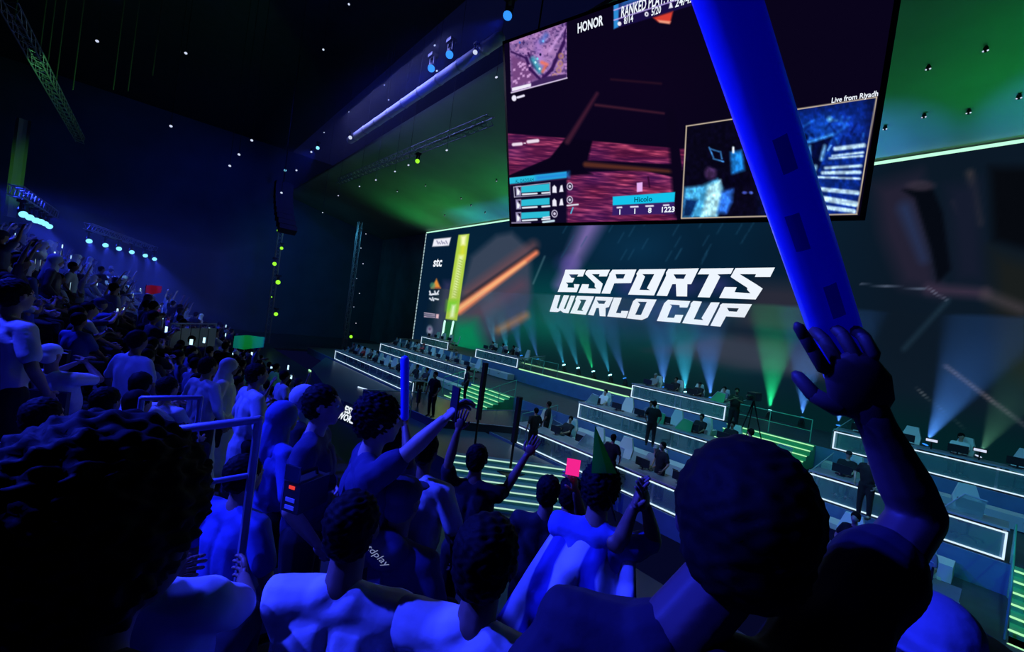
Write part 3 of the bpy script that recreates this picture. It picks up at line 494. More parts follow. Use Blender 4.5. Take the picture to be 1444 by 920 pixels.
# lighting towers at the far end of the hall
def tower(x, y, z0, z1, pts, m, sz, label, lamp_label, grp):
    truss('lighting_tower', (x, y, z0), (x, y, z1), .4, label)
    for px, py, k in pts:
        p = atX(px, py, x + .5); moving_head(p, (-5, 2, -2), sz * k, m, nth(py, [q_[1] for q_ in pts]) + ' from the top, ' + lamp_label, grp, name='tower_light')
tower(-50, 9.6, -5.4, 9, [(393, 325, 1), (397, 350, .9), (387, 372, 1.1), (392, 398, 1.3), (383, 419, .35), (389, 443, 1.1)], GG, .42, 'dark lighting tower with green lamps beyond the far stand', 'green lamp on the far tower', 'green lamps on the far tower')
tower(-49, 17.2, -5.4, 9, [(516, 330, .4), (509, 350, .4), (512, 372, .5), (503, 393, .3), (507, 414, .4), (499, 433, .3), (502, 456, .4)], GWH, .3, 'dark lighting tower with tiny white lamps left of the LED wall', 'tiny white lamp on the tower by the LED wall', 'white lamps on the tower by the LED wall')
moving_head(atX(495, 475, -47), (-5, 2, -2), .4, GG, 'single green lamp low beside the far left desks', name='tower_light')
la = empty('line_array_speaker', atX(400, 258, -37), 0, 'curved black line of speakers hanging over the far end', 'speakers')
for k in range(9):
    t = k / 9; p = Vector((t * t * 1.2, t * t * .5 + .05, -k * .42)); M = Matrix.Translation(p) @ Matrix.Rotation(-t * .5, 4, 'Y')
    MB().box((-.35, -.6, -.4), (.35, .6, 0), M).build('speaker_cabinet', mat('speaker_black', (.01, .01, .014), .7), la)
MB().cap((0, 0, 0), .03, (0, 0, 18 - la.location.z), .03, 6, ends=1).build('hanging_chain', BLACKM, la)
# drape strip and spot added to form the green light patch, far left
dr = MB(); P0 = atX(22, 165, -22); 
for i in range(4):
    x0 = i * .09; z = .05 * math.sin(i * 1.7); z2 = .05 * math.sin((i + 1) * 1.7); a_ = P0 + Vector((z, x0 * 1.0, 0)); b_ = P0 + Vector((z2, x0 + .09, 0)); dr.add([a_, b_, b_ - Vector((0, 0, 3.3)), a_ - Vector((0, 0, 3.3))], [(0, 1, 2, 3)])
tag(dr.build('light_patch_drape', mat('grey_drape', (.3, .33, .3), .9)), 'narrow drape added to catch the patch of green light at the far left edge', 'drape')
light('drape_light', 'SPOT', P0 + Vector((3.2, .3, -5)), P0 + Vector((0, .4, -2)), (.2, 1, .1), 160, spot_size=.42, spot_blend=.8, shadow_soft_size=.05)
CB = (60, 47, 75, 157, 210, 178, 6, 100)
for px in CB:
    p = atX(px, 150, -26); p.z = 18; tag(MB().cap(p, .02, p + Vector((0, 0, -11 + 2 * random.random())), .02, 5, ends=1).build('hanging_cable', mat('cable', (.03, .04, .03), .6)), nth(px, CB) + ' from the left of the thin cables hanging at the left', 'cable', 'thin hanging cables at the left')

# ---------------------------------------------------------------- stage desks
def desk(row, x0, x1, label, ends=''):
    Y, zt, zf = YR[row], TOP[row], FZ[row]; xm = (x0 + x1) / 2; L = (x1 - x0) / 2; r = empty('gaming_desk', (xm, Y, zf), 0, label, 'desk', None); h = DH
    MB().box((-L, -.02, h - .035), (L, .82, h)).build('desk_top', DESK, r)
    MB().box((-L - .02, -.07, h - .03), (L + .02, -.02, h + .015)).build('front_lip', mat('lip_grey', (.42, .4, .5), .35), r)
    MB().box((-L, .0, .08), (L, .025, h - .09)).build('front_glass', GLASS, r)
    for nm, a, b in (('led_strip', (-L, -.03, h - .12), (L, 0, h - .085)), ('led_strip', (-L, -.03, .05), (L, 0, .085)), ('led_strip', (-L, -.03, .05), (-L + .04, 0, h - .085)), ('led_strip', (L - .04, -.03, .05), (L, 0, h - .085))):
        MB().box(a, b).build(nm, LEDW, r)
    n = max(2, int(2 * L / 1.9))
    for i in range(n + 1):
        x = -L + .05 + (2 * L - .1) * i / n; mb = MB().box((x - .03, .1, 0), (x + .03, .16, h - .035)); mb.box((x - .03, .66, 0), (x + .03, .72, h - .035)); mb.box((x - .03, .1, 0), (x + .03, .72, .04)); mb.build('leg', STEEL, r)
    MB().box((-L + .1, .3, h - .2), (L - .1, .5, h - .16)).build('cable_tray', BLACKM, r)
    for e in ends:                                           # slanting end glass that climbs to the row behind
        s = -1 if e == 'l' else 1; x = s * (L + .04)
        MB().add([(x, 0, .06), (x, 2.6, .06), (x, 2.6, h + .25), (x, .0, h - .08), (x + .02 * s, 0, .06), (x + .02 * s, 2.6, .06), (x + .02 * s, 2.6, h + .25), (x + .02 * s, 0, h - .08)], [(0, 1, 2, 3), (7, 6, 5, 4), (0, 3, 7, 4), (3, 2, 6, 7)]).build('side_glass', GLASS, r)
        MB().tube([(x, 0, h - .08), (x, 2.6, h + .25)], .018, 6).build('edge_rail', mat('rail_pale', (.45, .5, .6), .4), r)
    return r
A_, B_, C_ = 'A', 'B', 'C'
DESKS = [('A', -36.6, -31.8, 'far left desk of the top row, below the green light tubes', ''), ('A', -27.6, -22.5, 'short top-row desk in the left block of the stage', 'r'), ('A', -13.1, -8.2, 'top-row desk in the middle, under the blue and green beams', 'r'), ('A', -4.2, 6.0, 'long top-row desk at the right edge, behind the raised arm', 'l'),
  ('B', -35.4, -22.2, 'long middle-row desk of the far left block', 'l'), ('B', -12.8, -5.9, 'middle-row desk in the centre block, with the green-lit shields', 'l'), ('B', -3.7, .2, 'middle-row desk right of the big dark head, ending by the green stairs', 'l'),
  ('C', -34.5, -21.25, 'long front-row desk of the far left block, nearest the far crowd', 'l'), ('C', -12.65, -.3, 'long front-row desk running behind the big dark head', '')]
for a in DESKS: desk(*a)
# shields standing on desks, monitors, benches
def mon_meshes():
    s = MB().box((-.3, -.02, .12), (.3, .02, .46)).mesh('screen_panel'); p = MB().box((-.03, .02, 0), (.03, .05, .3)).box((-.12, -.08, 0), (.12, .1, .015)).mesh('stand'); g = MB().box((-.28, .021, .14), (.28, .023, .44)).mesh('display'); return s, p, g
MS, MP_, MG = mon_meshes(); MONB = mat('monitor_black', (.02, .02, .025), .4); MGL = glow('monitor_glow', (.35, .5, .8), .6)
def monitor(x, y, z, rz, group):
    r = empty('monitor', (x, y, z), rz, 'black monitor standing on a ' + group.split(' on the ')[1] + ', back to the audience', 'monitor', group)
    link('screen_panel', MS, MONB, r); link('stand', MP_, MONB, r); link('display', MG, MGL, r)
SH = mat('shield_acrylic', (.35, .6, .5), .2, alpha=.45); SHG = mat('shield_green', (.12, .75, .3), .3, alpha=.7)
def shield(px, py, row, m, label, k=1.0):
    p = atY(px, py, YR[row] + .35); p.z = TOP[row]; r = empty('desk_shield', p, 0, label, 'screen divider')
    MB().add([(-.1 * k, 0, 0), (.55 * k, 0, 0), (.6 * k, 0, .42), (.22 * k, 0, .46), (-.1 * k, .02, 0), (.55 * k, .02, 0), (.6 * k, .02, .42), (.22 * k, .02, .46)], [(0, 1, 2, 3), (7, 6, 5, 4), (0, 4, 5, 1), (1, 5, 6, 2), (2, 6, 7, 3), (3, 7, 4, 0)]).build('panel', m, r)
    MB().tube([(-.1 * k, .01, 0), (.22 * k, .01, .46), (.6 * k, .01, .42)], .015, 6).build('frame', mat('rail_pale'), r)
for px, py, row, m, lb in ((918, 590, 'B', SHG, 'pale green shield on the middle desk, left of the pair'), (955, 600, 'B', SHG, 'green shield on the middle desk, right of the pair'), (829, 562, 'B', SH, 'clear shield at the left end of the middle desk'), (816, 637, 'C', SH, 'clear shield on the front desk, left of the green pennant'), (855, 652, 'C', SH, 'clear shield on the front desk, right of the green pennant'),
        (1087, 637, 'B', SH, 'pale shield on the middle desk just above the big dark head'), (1004, 560, 'A', SHG, 'green-lit shield on the top desk by the camera operator'), (1340, 715, 'B', SH, 'clear shield on the middle desk right of the raised arm'), (702, 490, 'A', SH, 'pale shield on the short top desk of the left block'), (560, 490, 'B', SH, 'pale shield at the left of the far middle desk'), (622, 506, 'B', SH, 'pale shield near the middle of the far middle desk'), (488, 497, 'C', SH, 'pale shield at the far end of the front desk'), (1250, 830, 'C', SH, 'clear shield at the right end of the front desk')):
    shield(px, py, row, m, lb)
# benches and grey back panels behind the players
for row, x0, x1, yb, lb in (('C', -12.4, -.5, 15.0, 'low grey storage bench behind the long front desk'), ('B', -12.4, -8.3, 19.5, 'low grey storage bench behind the centre middle desk'), ('B', -4.3, 5.5, 19.5, 'low grey storage bench behind the right middle desk'), ('C', -34, -21.6, 15.0, 'low grey storage bench in the far left block, front'), ('B', -35, -22.4, 19.5, 'low grey storage bench in the far left block, back')):
    r = empty('storage_bench', ((x0 + x1) / 2, yb, FZ[row]), 0, lb, 'bench'); n = int((x1 - x0) / 1.9); w = (x1 - x0) / n
    me = MB().box((.02, -.3, .03), (w - .04, .3, .42)).mesh('bench_unit'); hd = MB().box((w * .45, -.32, .28), (w * .55, -.3, .31)).mesh('handle')
    for i in range(n):
        o = link('bench_unit', me, PALE, r, (x0 - (x0 + x1) / 2 + i * w, 0, 0)); link('handle', hd, BLACKM, o)
# gaming chairs
CH = dict(seat=MB().box((-.25, -.25, .44), (.25, .25, .54)).mesh('seat'), backrest=MB().add([(-.24, .2, .56), (.24, .2, .56), (.27, .3, .95), (.16, .36, 1.32), (-.16, .36, 1.32), (-.27, .3, .95), (-.24, .3, .56), (.24, .3, .56), (.27, .4, .95), (.16, .44, 1.32), (-.16, .44, 1.32), (-.27, .4, .95)], [(0, 1, 2, 5), (5, 2, 3, 4), (7, 6, 11, 8), (8, 11, 10, 9), (0, 5, 11, 6), (5, 4, 10, 11), (1, 7, 8, 2), (2, 8, 9, 3), (4, 3, 9, 10), (0, 6, 7, 1)]).mesh('backrest'),
    pillar=MB().cap((0, 0, .08), .03, (0, 0, .45), .03, 8, ends=1).mesh('pillar'), armrest=MB().box((-.32, -.2, .66), (-.26, .18, .7)).box((-.31, -.02, .5), (-.27, .03, .68)).mesh('armrest'))
ft = MB()
for k in range(5): a = 2 * PI * k / 5; ft.cap((0, 0, .09), .025, (.3 * math.cos(a), .3 * math.sin(a), .07), .02, 6, ends=1); ft.ell((.3 * math.cos(a), .3 * math.sin(a), .035), (.03, .03, .035), None, 8, 6)
CH['foot_star'] = ft.mesh('foot_star'); CHW = mat('chair_white', (.75, .78, .76), .5); CHB = mat('chair_black', (.03, .03, .035), .6)
def chair(x, y, z, rz, label, group):
    r = empty('gaming_chair', (x, y, z), rz, label, 'chair', group)
    for k, me in CH.items(): link(k, me, CHW if k in ('backrest', 'armrest') else CHB, r)
    o = link('armrest', CH['armrest'], CHW, r); o.location.x = .58
# stairs with lit edges
def stairs(name, P, ax, run, nstep, w, tread, rise, label, led, top=FASC):
    r = empty(name, P, 0, label, 'stairs'); ax = Vector(ax).normalized(); run = Vector(run).normalized()
    for i in range(nstep):
        o = run * tread * i; z0 = -rise * (i + 1); B = [o, o + ax * w, o + ax * w + run * tread, o + run * tread]; dz = Vector((0, 0, -rise * (nstep - i) - .05))
        V = [b + Vector((0, 0, -rise * i)) for b in B]; V2 = [b + Vector((0, 0, -rise * nstep - .04)) for b in B]
        st = MB().add(V + V2, [(0, 1, 2, 3), (7, 6, 5, 4), (0, 4, 5, 1), (1, 5, 6, 2), (2, 6, 7, 3), (3, 7, 4, 0)]).build('step', top, r)
        e0, e1 = V[3] + run * .012, V[2] + run * .012; MB().tube([e0, e1], .022, 6).build('led_edge', led, st)
    return r
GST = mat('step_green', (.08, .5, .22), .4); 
stairs('stage_stairs', (-20.9, 15.5, FZ['B'] + .0), (1, 0, 0), (0, -1, 0), 6, 3.6, .36, .13, 'green-lit steps in the aisle between the left and centre desks', LEDG, GST)
stairs('stage_stairs', (-7.9, 20.0, FZ['A'] + .0), (1, 0, 0), (0, -1, 0), 5, 3.2, .36, .16, 'green-lit steps between the top-row desks, by the camera operator', LEDG, GST)
stairs('stage_stairs', (.35, 15.5, FZ['B']), (1, 0, 0), (0, -1, 0), 8, 5, .4, .12, 'green-lit steps at the right edge below the desk end', LEDG, GST)
stairs('stage_stairs', (-11.6, 8.0, -4.45), (.64, .757, 0), (.757, -.64, 0), 7, 4.0, .3, .12, 'wide angled steps with white and green lit edges at the stage front', glow('step_led', (.6, 1, .8), .8), mat('step_teal', (.1, .4, .35), .4))
light('stairs_green', 'SPOT', (-19, 13, 2.5), (-19.5, 15, -4), GREEN, 300, spot_size=.9, shadow_soft_size=.1); light('stairs_green', 'SPOT', (3, 11, 1), (2.5, 14.5, -4), GREEN, 200, spot_size=.9, shadow_soft_size=.1); light('stairs_green', 'SPOT', (-6.5, 16, 2), (-6.5, 19.6, -3.5), GREEN, 150, spot_size=.9, shadow_soft_size=.1)
light('pillar_green', 'SPOT', (-37, 19, -1), (-38.5, 24.9, -1.5), GREEN, 300, spot_size=1.0, shadow_soft_size=.1)
# lit lines on the deck
for a, b, lb in (((736.5, 512), (891, 549.6), 'upper green-white light line along the deck between the top desks'), ):
    p, q = atZ(*a, FZ['A'] + .03), atZ(*b, FZ['A'] + .03); q.y = p.y; tag(MB().tube([p, q], .05, 6).build('deck_light', LEDG), lb, 'light strip')
tag(MB().tube([(-22.2, 20 - .05, FZ['A'] + .02), (-13.2, 20 - .05, FZ['A'] + .02)], .04, 6).build('deck_light', LEDG), 'lower green-white light line on the deck edge between the top desks', 'light strip')
p, q = atZ(436, 522, -5.27), atZ(462, 541, -5.27); tag(MB().tube([p, q], .06, 6).build('deck_light', LEDG), 'short green light strip on the floor left of the standing man', 'light strip')
# central podium and its rails
def prism(name, pts, z0, z1, m, parent=None):
    n = len(pts); V = [(x, y, z0) for x, y in pts] + [(x, y, z1) for x, y in pts]
    return MB().add(V, [tuple(range(n - 1, -1, -1)), tuple(range(n, 2 * n))] + [(i, (i + 1) % n, n + (i + 1) % n, n + i) for i in range(n)]).build(name, m, parent)
pod = empty('centre_podium', (-17, 13, FZ['C']), 0, 'dark angular platform in the middle of the stage', 'platform')
pp = [(-4.5, -4.2), (1.6, -3.6), (3.7, -.3), (3.7, 2.2), (1, 3.0), (.5, -.2), (-3.6, -1.0)]
prism('deck', pp, -.6, .28, mat('podium_dark', (.02, .04, .055), .25), pod); mb = MB()
for (x0, y0), (x1, y1) in zip(pp, pp[1:] + pp[:1]): mb.cap((x0, y0, .29), .015, (x1, y1, .29), .015, 5, ends=1)
mb.build('edge_strip', mat('rail_pale'), pod)
def handrail(pts, z, h, label, m=RAIL, name='handrail', group=None, r=.02):
    rt_ = empty(name, (pts[0][0], pts[0][1], z), 0, label, 'railing', group); P = [Vector((x - pts[0][0], y - pts[0][1], h + (dz[0] if dz else 0))) for x, y, *dz in pts]
    MB().tube(P, r, 8).build('top_rail', m, rt_, True); MB().tube([p - Vector((0, 0, h * .5)) for p in P], r * .7, 6).build('mid_rail', m, rt_, True)
    for p in P: MB().cap(p - Vector((0, 0, h)), r, p, r, 6, ends=1).build('post', m, rt_)
    return rt_
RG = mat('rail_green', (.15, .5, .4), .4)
handrail([(-21.1, 15.4), (-21.1, 14.3, -.3), (-21.1, 13.3, -.6)], FZ['B'], .95, 'thin green-lit handrail left of the aisle steps', RG); handrail([(-17.2, 15.4), (-17.2, 14.3, -.3), (-17.2, 13.3, -.6)], FZ['B'], .95, 'thin green-lit handrail right of the aisle steps', RG)
handrail([(-14.2, 15.6), (-13.6, 14), (-13.0, 12.2)], FZ['C'] , 1.0, 'thin handrail at the left end of the centre desks', RG); handrail([(.3, 15.6), (.3, 14.2, -.35), (.3, 12.8, -.7)], FZ['B'], .9, 'green handrail beside the right-edge stairs', RG)
handrail([(-21, 11.3), (-19, 10.2), (-17.5, 9.2), (-15.5, 8.4)], -4.42, .9, 'thin handrail along the front of the podium', RG)
handrail([(-7.8, 20.3), (-6.5, 20.3), (-5, 20.3)], FZ['A'], .9, 'short handrail behind the steps by the camera operator', RG)
handrail([(-21.4, 20.3), (-20.2, 20.3), (-18.9, 20.3)], FZ['A'], .9, 'short handrail at the right of the short top desk', RG)
# front apron with its lit edge and the small logo sign
prism('stage_apron', [(-30, 8.6), (-22, 7.4), (-15.2, 7.6), (-11.7, 7.9), (-9.1, 11.3), (-36, 11.3)], -5.3, -4.75, mat('apron_dark', (.05, .09, .13), .35))['kind'] = 'structure'
e = [atZ(505, 546, -4.7), atZ(522, 551, -4.7), atZ(543, 562, -4.7), atZ(556, 572, -4.7), atZ(573, 576, -4.7)]
tag(MB().tube(e, .035, 6).build('deck_light', LEDW), 'crooked white light line on the apron in front of the far desks', 'light strip')
sg = empty('logo_sign', atD(498, 606, 9.5), 0, 'small leaning sign with a white slanted logo, between the two standing men', 'sign'); b0 = atD(474, 592, 9.5) - sg.location; ex = (atD(522, 612, 9.5) - sg.location - b0); ey = atD(486, 566, 9.5) - sg.location - b0
sgn = ex.cross(ey).normalized() * (1 if ex.cross(ey).dot(Vector((0, 0, 1))) >= -9 else -1)
bk = [b0, b0 + ex, b0 + ex + ey, b0 + ey]; th = Vector(ray(498, 600)).normalized() * .08
MB().add(bk + [v + th for v in bk], [(0, 1, 2, 3), (7, 6, 5, 4), (0, 4, 5, 1), (1, 5, 6, 2), (2, 6, 7, 3), (3, 7, 4, 0)]).build('sign_board', mat('sign_dark', (.02, .06, .08), .4), sg)
u_, v_ = ex.normalized(), ey.normalized()
for s, y0, x0 in (('ESPORTS', .50, .08), ('WORLD CUP', .12, .0)):
    text('lettering', s, lambda a_, b_, y0=y0, x0=x0: b0 + ex * (x0 + a_) + ey * (y0 + b_) - th * .2, .46, LW, sg, sx=.42 if s[0] == 'E' else .33, bold=.04)
for px, py, t, lb in ((592, 549, 20, 'pole in the left aisle, left of the green steps'), (685, 512, 14.5, 'tall dark pole at the middle of the stage'), (733, 560, 13.5, 'dark pole right of the tall one, in front of the podium')):
    p = atD(px, py, t); r = empty('speaker_pole', (p.x, p.y, -4.7), 0, 'black loudspeaker on a ' + lb, 'loudspeaker'); h = p.z + 4.7
    MB().cap((0, 0, 0), .04, (0, 0, h * .6), .04, 8, ends=1).build('pole', BLACKM, r); MB().box((-.07, -.07, h * .4), (.07, .07, h)).build('speaker_cabinet', mat('speaker_black'), r); MB().box((-.35, -.35, 0), (.35, .35, .04)).build('base_plate', BLACKM, r)
# ---------------------------------------------------------------- the stand
def rowk(Y): return max(-6, min(5, math.floor((Y + .4) / .8)))
XB = -2.7
def stepf(Y, x=0): return (-1.75 - .32 * rowk(Y)) if x > XB else (-2.4 - .38 * rowk(Y))
for k in range(-6, 6):
    mb = MB(); y0, y1 = k * .8 - .4, k * .8 + .4
    mb.box((XB, y0, -5.3), (8, y1 - .002, stepf(k * .8, 0))); mb.box((-46, y0, -5.3), (XB, y1 - .002, stepf(k * .8, -9))); struct('floor_tier_%d' % (k + 7), mb, CONC)
mb = MB(); mb.box((-46, -9, -5.3), (8, -5.22, .1)); struct('floor_tier_rear', mb, CONC)
# ---------------------------------------------------------------- people
def remesh(mb, vox, smooth=3, name='body'):
    me0 = mb.mesh(name); o = bpy.data.objects.new('tmp', me0); COL.objects.link(o)
    r = o.modifiers.new('r', 'REMESH'); r.mode = 'VOXEL'; r.voxel_size = vox; r.use_smooth_shade = True
    if smooth: q = o.modifiers.new('s', 'SMOOTH'); q.factor = .5; q.iterations = smooth
    me = bpy.data.meshes.new_from_object(o.evaluated_get(bpy.context.evaluated_depsgraph_get())); bpy.data.objects.remove(o); bpy.data.meshes.remove(me0); me.name = name
    return me
def displace(me, fn):
    n = len(me.vertices); co = np.empty(n * 3); no_ = np.empty(n * 3); me.vertices.foreach_get('co', co); me.vertices.foreach_get('normal', no_); co = co.reshape(-1, 3); no_ = no_.reshape(-1, 3)
    co = co + no_ * fn(co)[:, None]; me.vertices.foreach_set('co', co.reshape(-1)); me.update(); return me
def hand_mesh(mb, w, d, pn, side, curl=.35, spread=.12, seg=6, point=False, K=1.0):
    """palm, four unequal bent fingers and a thumb; w wrist, d forearm direction, pn the way the palm faces"""
    w, d, pn = np.array(w), _n(np.array(d, float)), np.array(pn, float); pn = _n(pn - d * np.dot(pn, d)); a = np.cross(d, pn) * side      # a: towards the thumb
    M = np.array([a * 1, d, pn]).T; mb0, mb = mb, MB()
    mb.ell(w + d * .052, (.041, .058, .017), M, 10, 8); mb.cap(w - d * .02, .024, w + d * .02, .024, 8, flat=(pn, .75))
    for i, (off, L) in enumerate(((.030, .072), (.010, .082), (-.011, .076), (-.031, .06))):
        p = w + d * .096 + a * off - d * (.006 * (i == 3)); dirn = _n(d + a * off * spread * 25); r = .0092; c = 0 if (point and i == 0) else curl
        for j, f in enumerate((.45, .31, .24)):
            ang = c * (j + .6); q = p + (dirn * math.cos(ang) + pn * math.sin(ang)) * L * f; mb.cap(p, r, q, r * .93, seg, ends=1); p = q; r *= .93
    p = w + d * .03 + a * .034; t1 = p + (d * .75 + a * .55 + pn * .3) * .036; t2 = t1 + (d * .9 + a * .2 + pn * (.3 + curl * .4)) * .03; mb.cap(p, .0125, t1, .0115, seg, ends=1); mb.cap(t1, .0112, t2, .0095, seg, ends=1)
    mb0.add([w + (np.array(v) - w) * K for v in mb.v], mb.f)
def ik(S_, T_, l1, l2, hint):
    S_, T_ = np.array(S_, float), np.array(T_, float); v = T_ - S_; D = np.linalg.norm(v); m = (l1 + l2) * .995
    if D > m: T_ = S_ + v / D * m; v = T_ - S_; D = m
    if D < abs(l1 - l2) + .02: D = abs(l1 - l2) + .02
    u = v / np.linalg.norm(v); a = (l1 * l1 - l2 * l2 + D * D) / (2 * D); h = math.sqrt(max(0, l1 * l1 - a * a)); hn = np.array(hint, float); hn = _n(hn - u * np.dot(hn, u)); return S_ + u * a + hn * h, T_
def rotx(p, c, ang):
    p = np.array(p, float) - c; cs, sn = math.cos(ang), math.sin(ang); return np.array([p[0], p[1] * cs + p[2] * sn, -p[1] * sn + p[2] * cs]) + c
POSES = dict(rest=((-.24, .12, .0), (.24, .12, .0)), clap=((-.05, .36, .42), (.05, .36, .42)), up=((-.3, .12, 1.0), (.32, .1, .98)), oneup=((-.24, .12, 0), (.28, .16, .99)), phone=((-.06, .36, .62), (.1, .38, .66)), lap=((-.13, .36, .1), (.13, .36, .1)), fist=((-.2, .3, .3), (.3, .1, .9)))
def figure(kind='stand', arms='rest', lean=0., twist=0., head='hair', top='tee', bottom='trousers', vox=.02, hands=None, elbows=None, yaw=0., pitch=0., curl=.35, palms=None, hair_n=.004, point=False, wide=1.0, hsize=1.0, hand_k=1.0, hdx=0.):
    """returns named meshes of one person facing +Y with the feet (or the seat base) at z=0"""
    pz = .95 if kind == 'stand' else .55; C = np.array([0, 0, pz]); near = vox < .015
    up = lambda x, y, z: rotx((x * wide, y, pz + z), C, -lean)             # lean>0 bends forward
    B, Sh, T = MB(), MB(), MB()
    if kind == 'stand': hip = [(-.09, 0, .92), (.09, 0, .92)]; knee = [(-.11, .03, .5), (.11, .01, .5)]; ank = [(-.12, -.02, .09), (.12, -.03, .09)]
    else: hip = [(-.09, 0, .54), (.09, 0, .54)]; knee = [(-.13, .42, .52), (.13, .42, .52)]; ank = [(-.12, .40, .09), (.12, .43, .09)]
    nk, sh = up(0, -.01, .52), [up(-.175, -.01, .465), up(.175, -.01, .465)]
    # body
    B.ell(up(0, 0, 0), (.15, .115, .13)); B.cap(up(-.05, 0, .1), .115, up(-.06, 0, .36), .115); B.cap(up(.05, 0, .1), .115, up(.06, 0, .36), .115); B.cap(sh[0], .06, sh[1], .06)
    B.cap(up(-.1, -.02, .45), .055, up(0, -.015, .53), .045); B.cap(up(.1, -.02, .45), .055, up(0, -.015, .53), .045); B.cap(nk, .058, up(hdx * .85 / wide, .012, .62), .054)
    for i in (0, 1): B.cap(hip[i], .088, knee[i], .058); B.cap(knee[i], .056, ank[i], .038); B.cap(ank[i], .04, np.array(ank[i]) + (0, .13, -.045), .032)
    hc = up(hdx / wide, .025, .70) ; Rz = np.array(Matrix.Rotation(yaw, 3, 'Z') @ Matrix.Rotation(-lean * .5 - pitch, 3, 'X')); k = hsize
    hp = lambda x, y, z: hc + Rz @ np.array([x, y, z]) * k
    B.ell(hp(0, -.012, .022), np.array((.076, .096, .092)) * k, Rz); B.ell(hp(0, .03, -.035), np.array((.058, .066, .078)) * k, Rz); B.cap(hp(0, .035, -.05), .042 * k, hp(0, .062, -.088), .024 * k)
    B.cap(hp(0, .088, .02), .009 * k, hp(0, .112, -.018), .013 * k, 8); B.cap(hp(-.03, .078, .033), .012 * k, hp(.03, .078, .033), .012 * k, 8); B.cap(hp(-.018, .088, -.05), .009 * k, hp(.018, .088, -.05), .009 * k, 8)
    for s in (-1, 1): B.ell(hp(s * .078, -.008, -.002), np.array((.013, .02, .032)) * k, Rz, 8, 6); B.ell(hp(s * .04, .05, -.01), np.array((.024, .026, .024)) * k, Rz, 8, 6)
    # arms
    W_ = []; A = POSES[arms]; E_ = []
    for i, s in ((0, -1), (1, 1)):
        if hands and hands[i] is not None: t = np.array(hands[i], float)
        else: t = up(A[i][0], A[i][1], A[i][2])
        if elbows and elbows[i] is not None: el = np.array(elbows[i], float); w = t
        else: el, w = ik(sh[i], t, .29, .26, (s * .8, -.5, -.6))
        E_.append(el); W_.append(w); B.cap(sh[i], .052, el, .04); B.cap(el, .04, el + (w - el) * .35, .041); B.cap(el + (w - el) * .35, .041, w, .026)
    HM = MB()
    for i, s in ((0, -1), (1, 1)):
        pn = palms[i] if palms and palms[i] is not None else ((-s * 1, .2, 0) if arms in ('clap', 'rest', 'phone', 'lap') else (0, 1, .1)); c = curl[i] if isinstance(curl, tuple) else curl
        hand_mesh(HM, W_[i], W_[i] - E_[i], pn, s, c, seg=7 if near else 5, point=point, K=hand_k if s > 0 else 1)
    out = {}
    me = remesh(B, vox, 3); hm = HM.mesh('h', True); bm = bmesh.new(); bm.from_mesh(me); bm.from_mesh(hm); bm.to_mesh(me); bm.free(); bpy.data.meshes.remove(hm); me.shade_smooth(); out['body'] = me
    # shirt (or robe)
    g = 1.13; Sh.ell(up(0, 0, .02), (.165, .13, .12)); Sh.cap(up(-.05, 0, .1), .128 * 1.03, up(-.06, 0, .36), .13); Sh.cap(up(.05, 0, .1), .132, up(.06, 0, .36), .13); Sh.cap(sh[0], .076, sh[1], .076)
    Sh.cap(up(-.1, -.02, .45), .066, up(-.035, -.02, .5), .062); Sh.cap(up(.1, -.02, .45), .066, up(.035, -.02, .5), .062)
    fr = {'tee': .72, 'long': 2, 'robe': 2, 'vest': 0, 'hoodie': 2}[top]
    for i in (0, 1):
        if fr: e = sh[i] + (E_[i] - sh[i]) * min(fr, 1); Sh.cap(sh[i], .074, e, .064 if fr < 1 else .054)
        if fr > 1: Sh.cap(E_[i], .054, E_[i] + (W_[i] - E_[i]) * .88, .042)
    if top == 'hoodie': Sh.ell(up(0, -.09, .52), (.12, .07, .09))
    if top == 'robe':
        if kind == 'stand': Sh.cap((0, 0, .9), .165, (0, .01, .2), .21, 14); Sh.box((-.19, -.15, .08), (.19, .17, .25))
        else: Sh.cap((-.1, .0, .56), .12, (-.13, .42, .53), .1); Sh.cap((.1, 0, .56), .12, (.13, .42, .53), .1); Sh.cap((-.13, .43, .5), .1, (-.12, .42, .12), .1); Sh.cap((.13, .43, .5), .1, (.12, .42, .12), .1)
    me = remesh(Sh, vox * 1.1, 3, 'shirt')
    def folds(p):
        f = np.sin(p[:, 0] * 38 + 5 * np.sin(p[:, 2] * 9)) * .4 + np.sin(p[:, 2] * 30 + p[:, 0] * 22 + 4 * np.sin(p[:, 1] * 12)) * .6; return f * (.006 if near else .004)
    out['shirt' if top != 'robe' else 'robe'] = displace(me, folds)
    if top != 'robe' or near:
        for i in (0, 1): T.cap(hip[i], .108, knee[i], .078); T.cap(knee[i], .078, np.array(ank[i]) + (0, 0, .03), .062)
        T.ell((0, 0, pz - .01), (.165, .13, .13)); out['trousers'] = remesh(T, vox * 1.2, 2, 'trousers')
    F_ = MB()
    for i in (0, 1): a_ = np.array(ank[i]); F_.cap(a_ + (0, -.03, -.045), .045, a_ + (0, .13, -.05), .042, 8, flat=((0, 0, 1), .9)); 
    out['shoes'] = F_.mesh('shoes', True)
    H = MB()
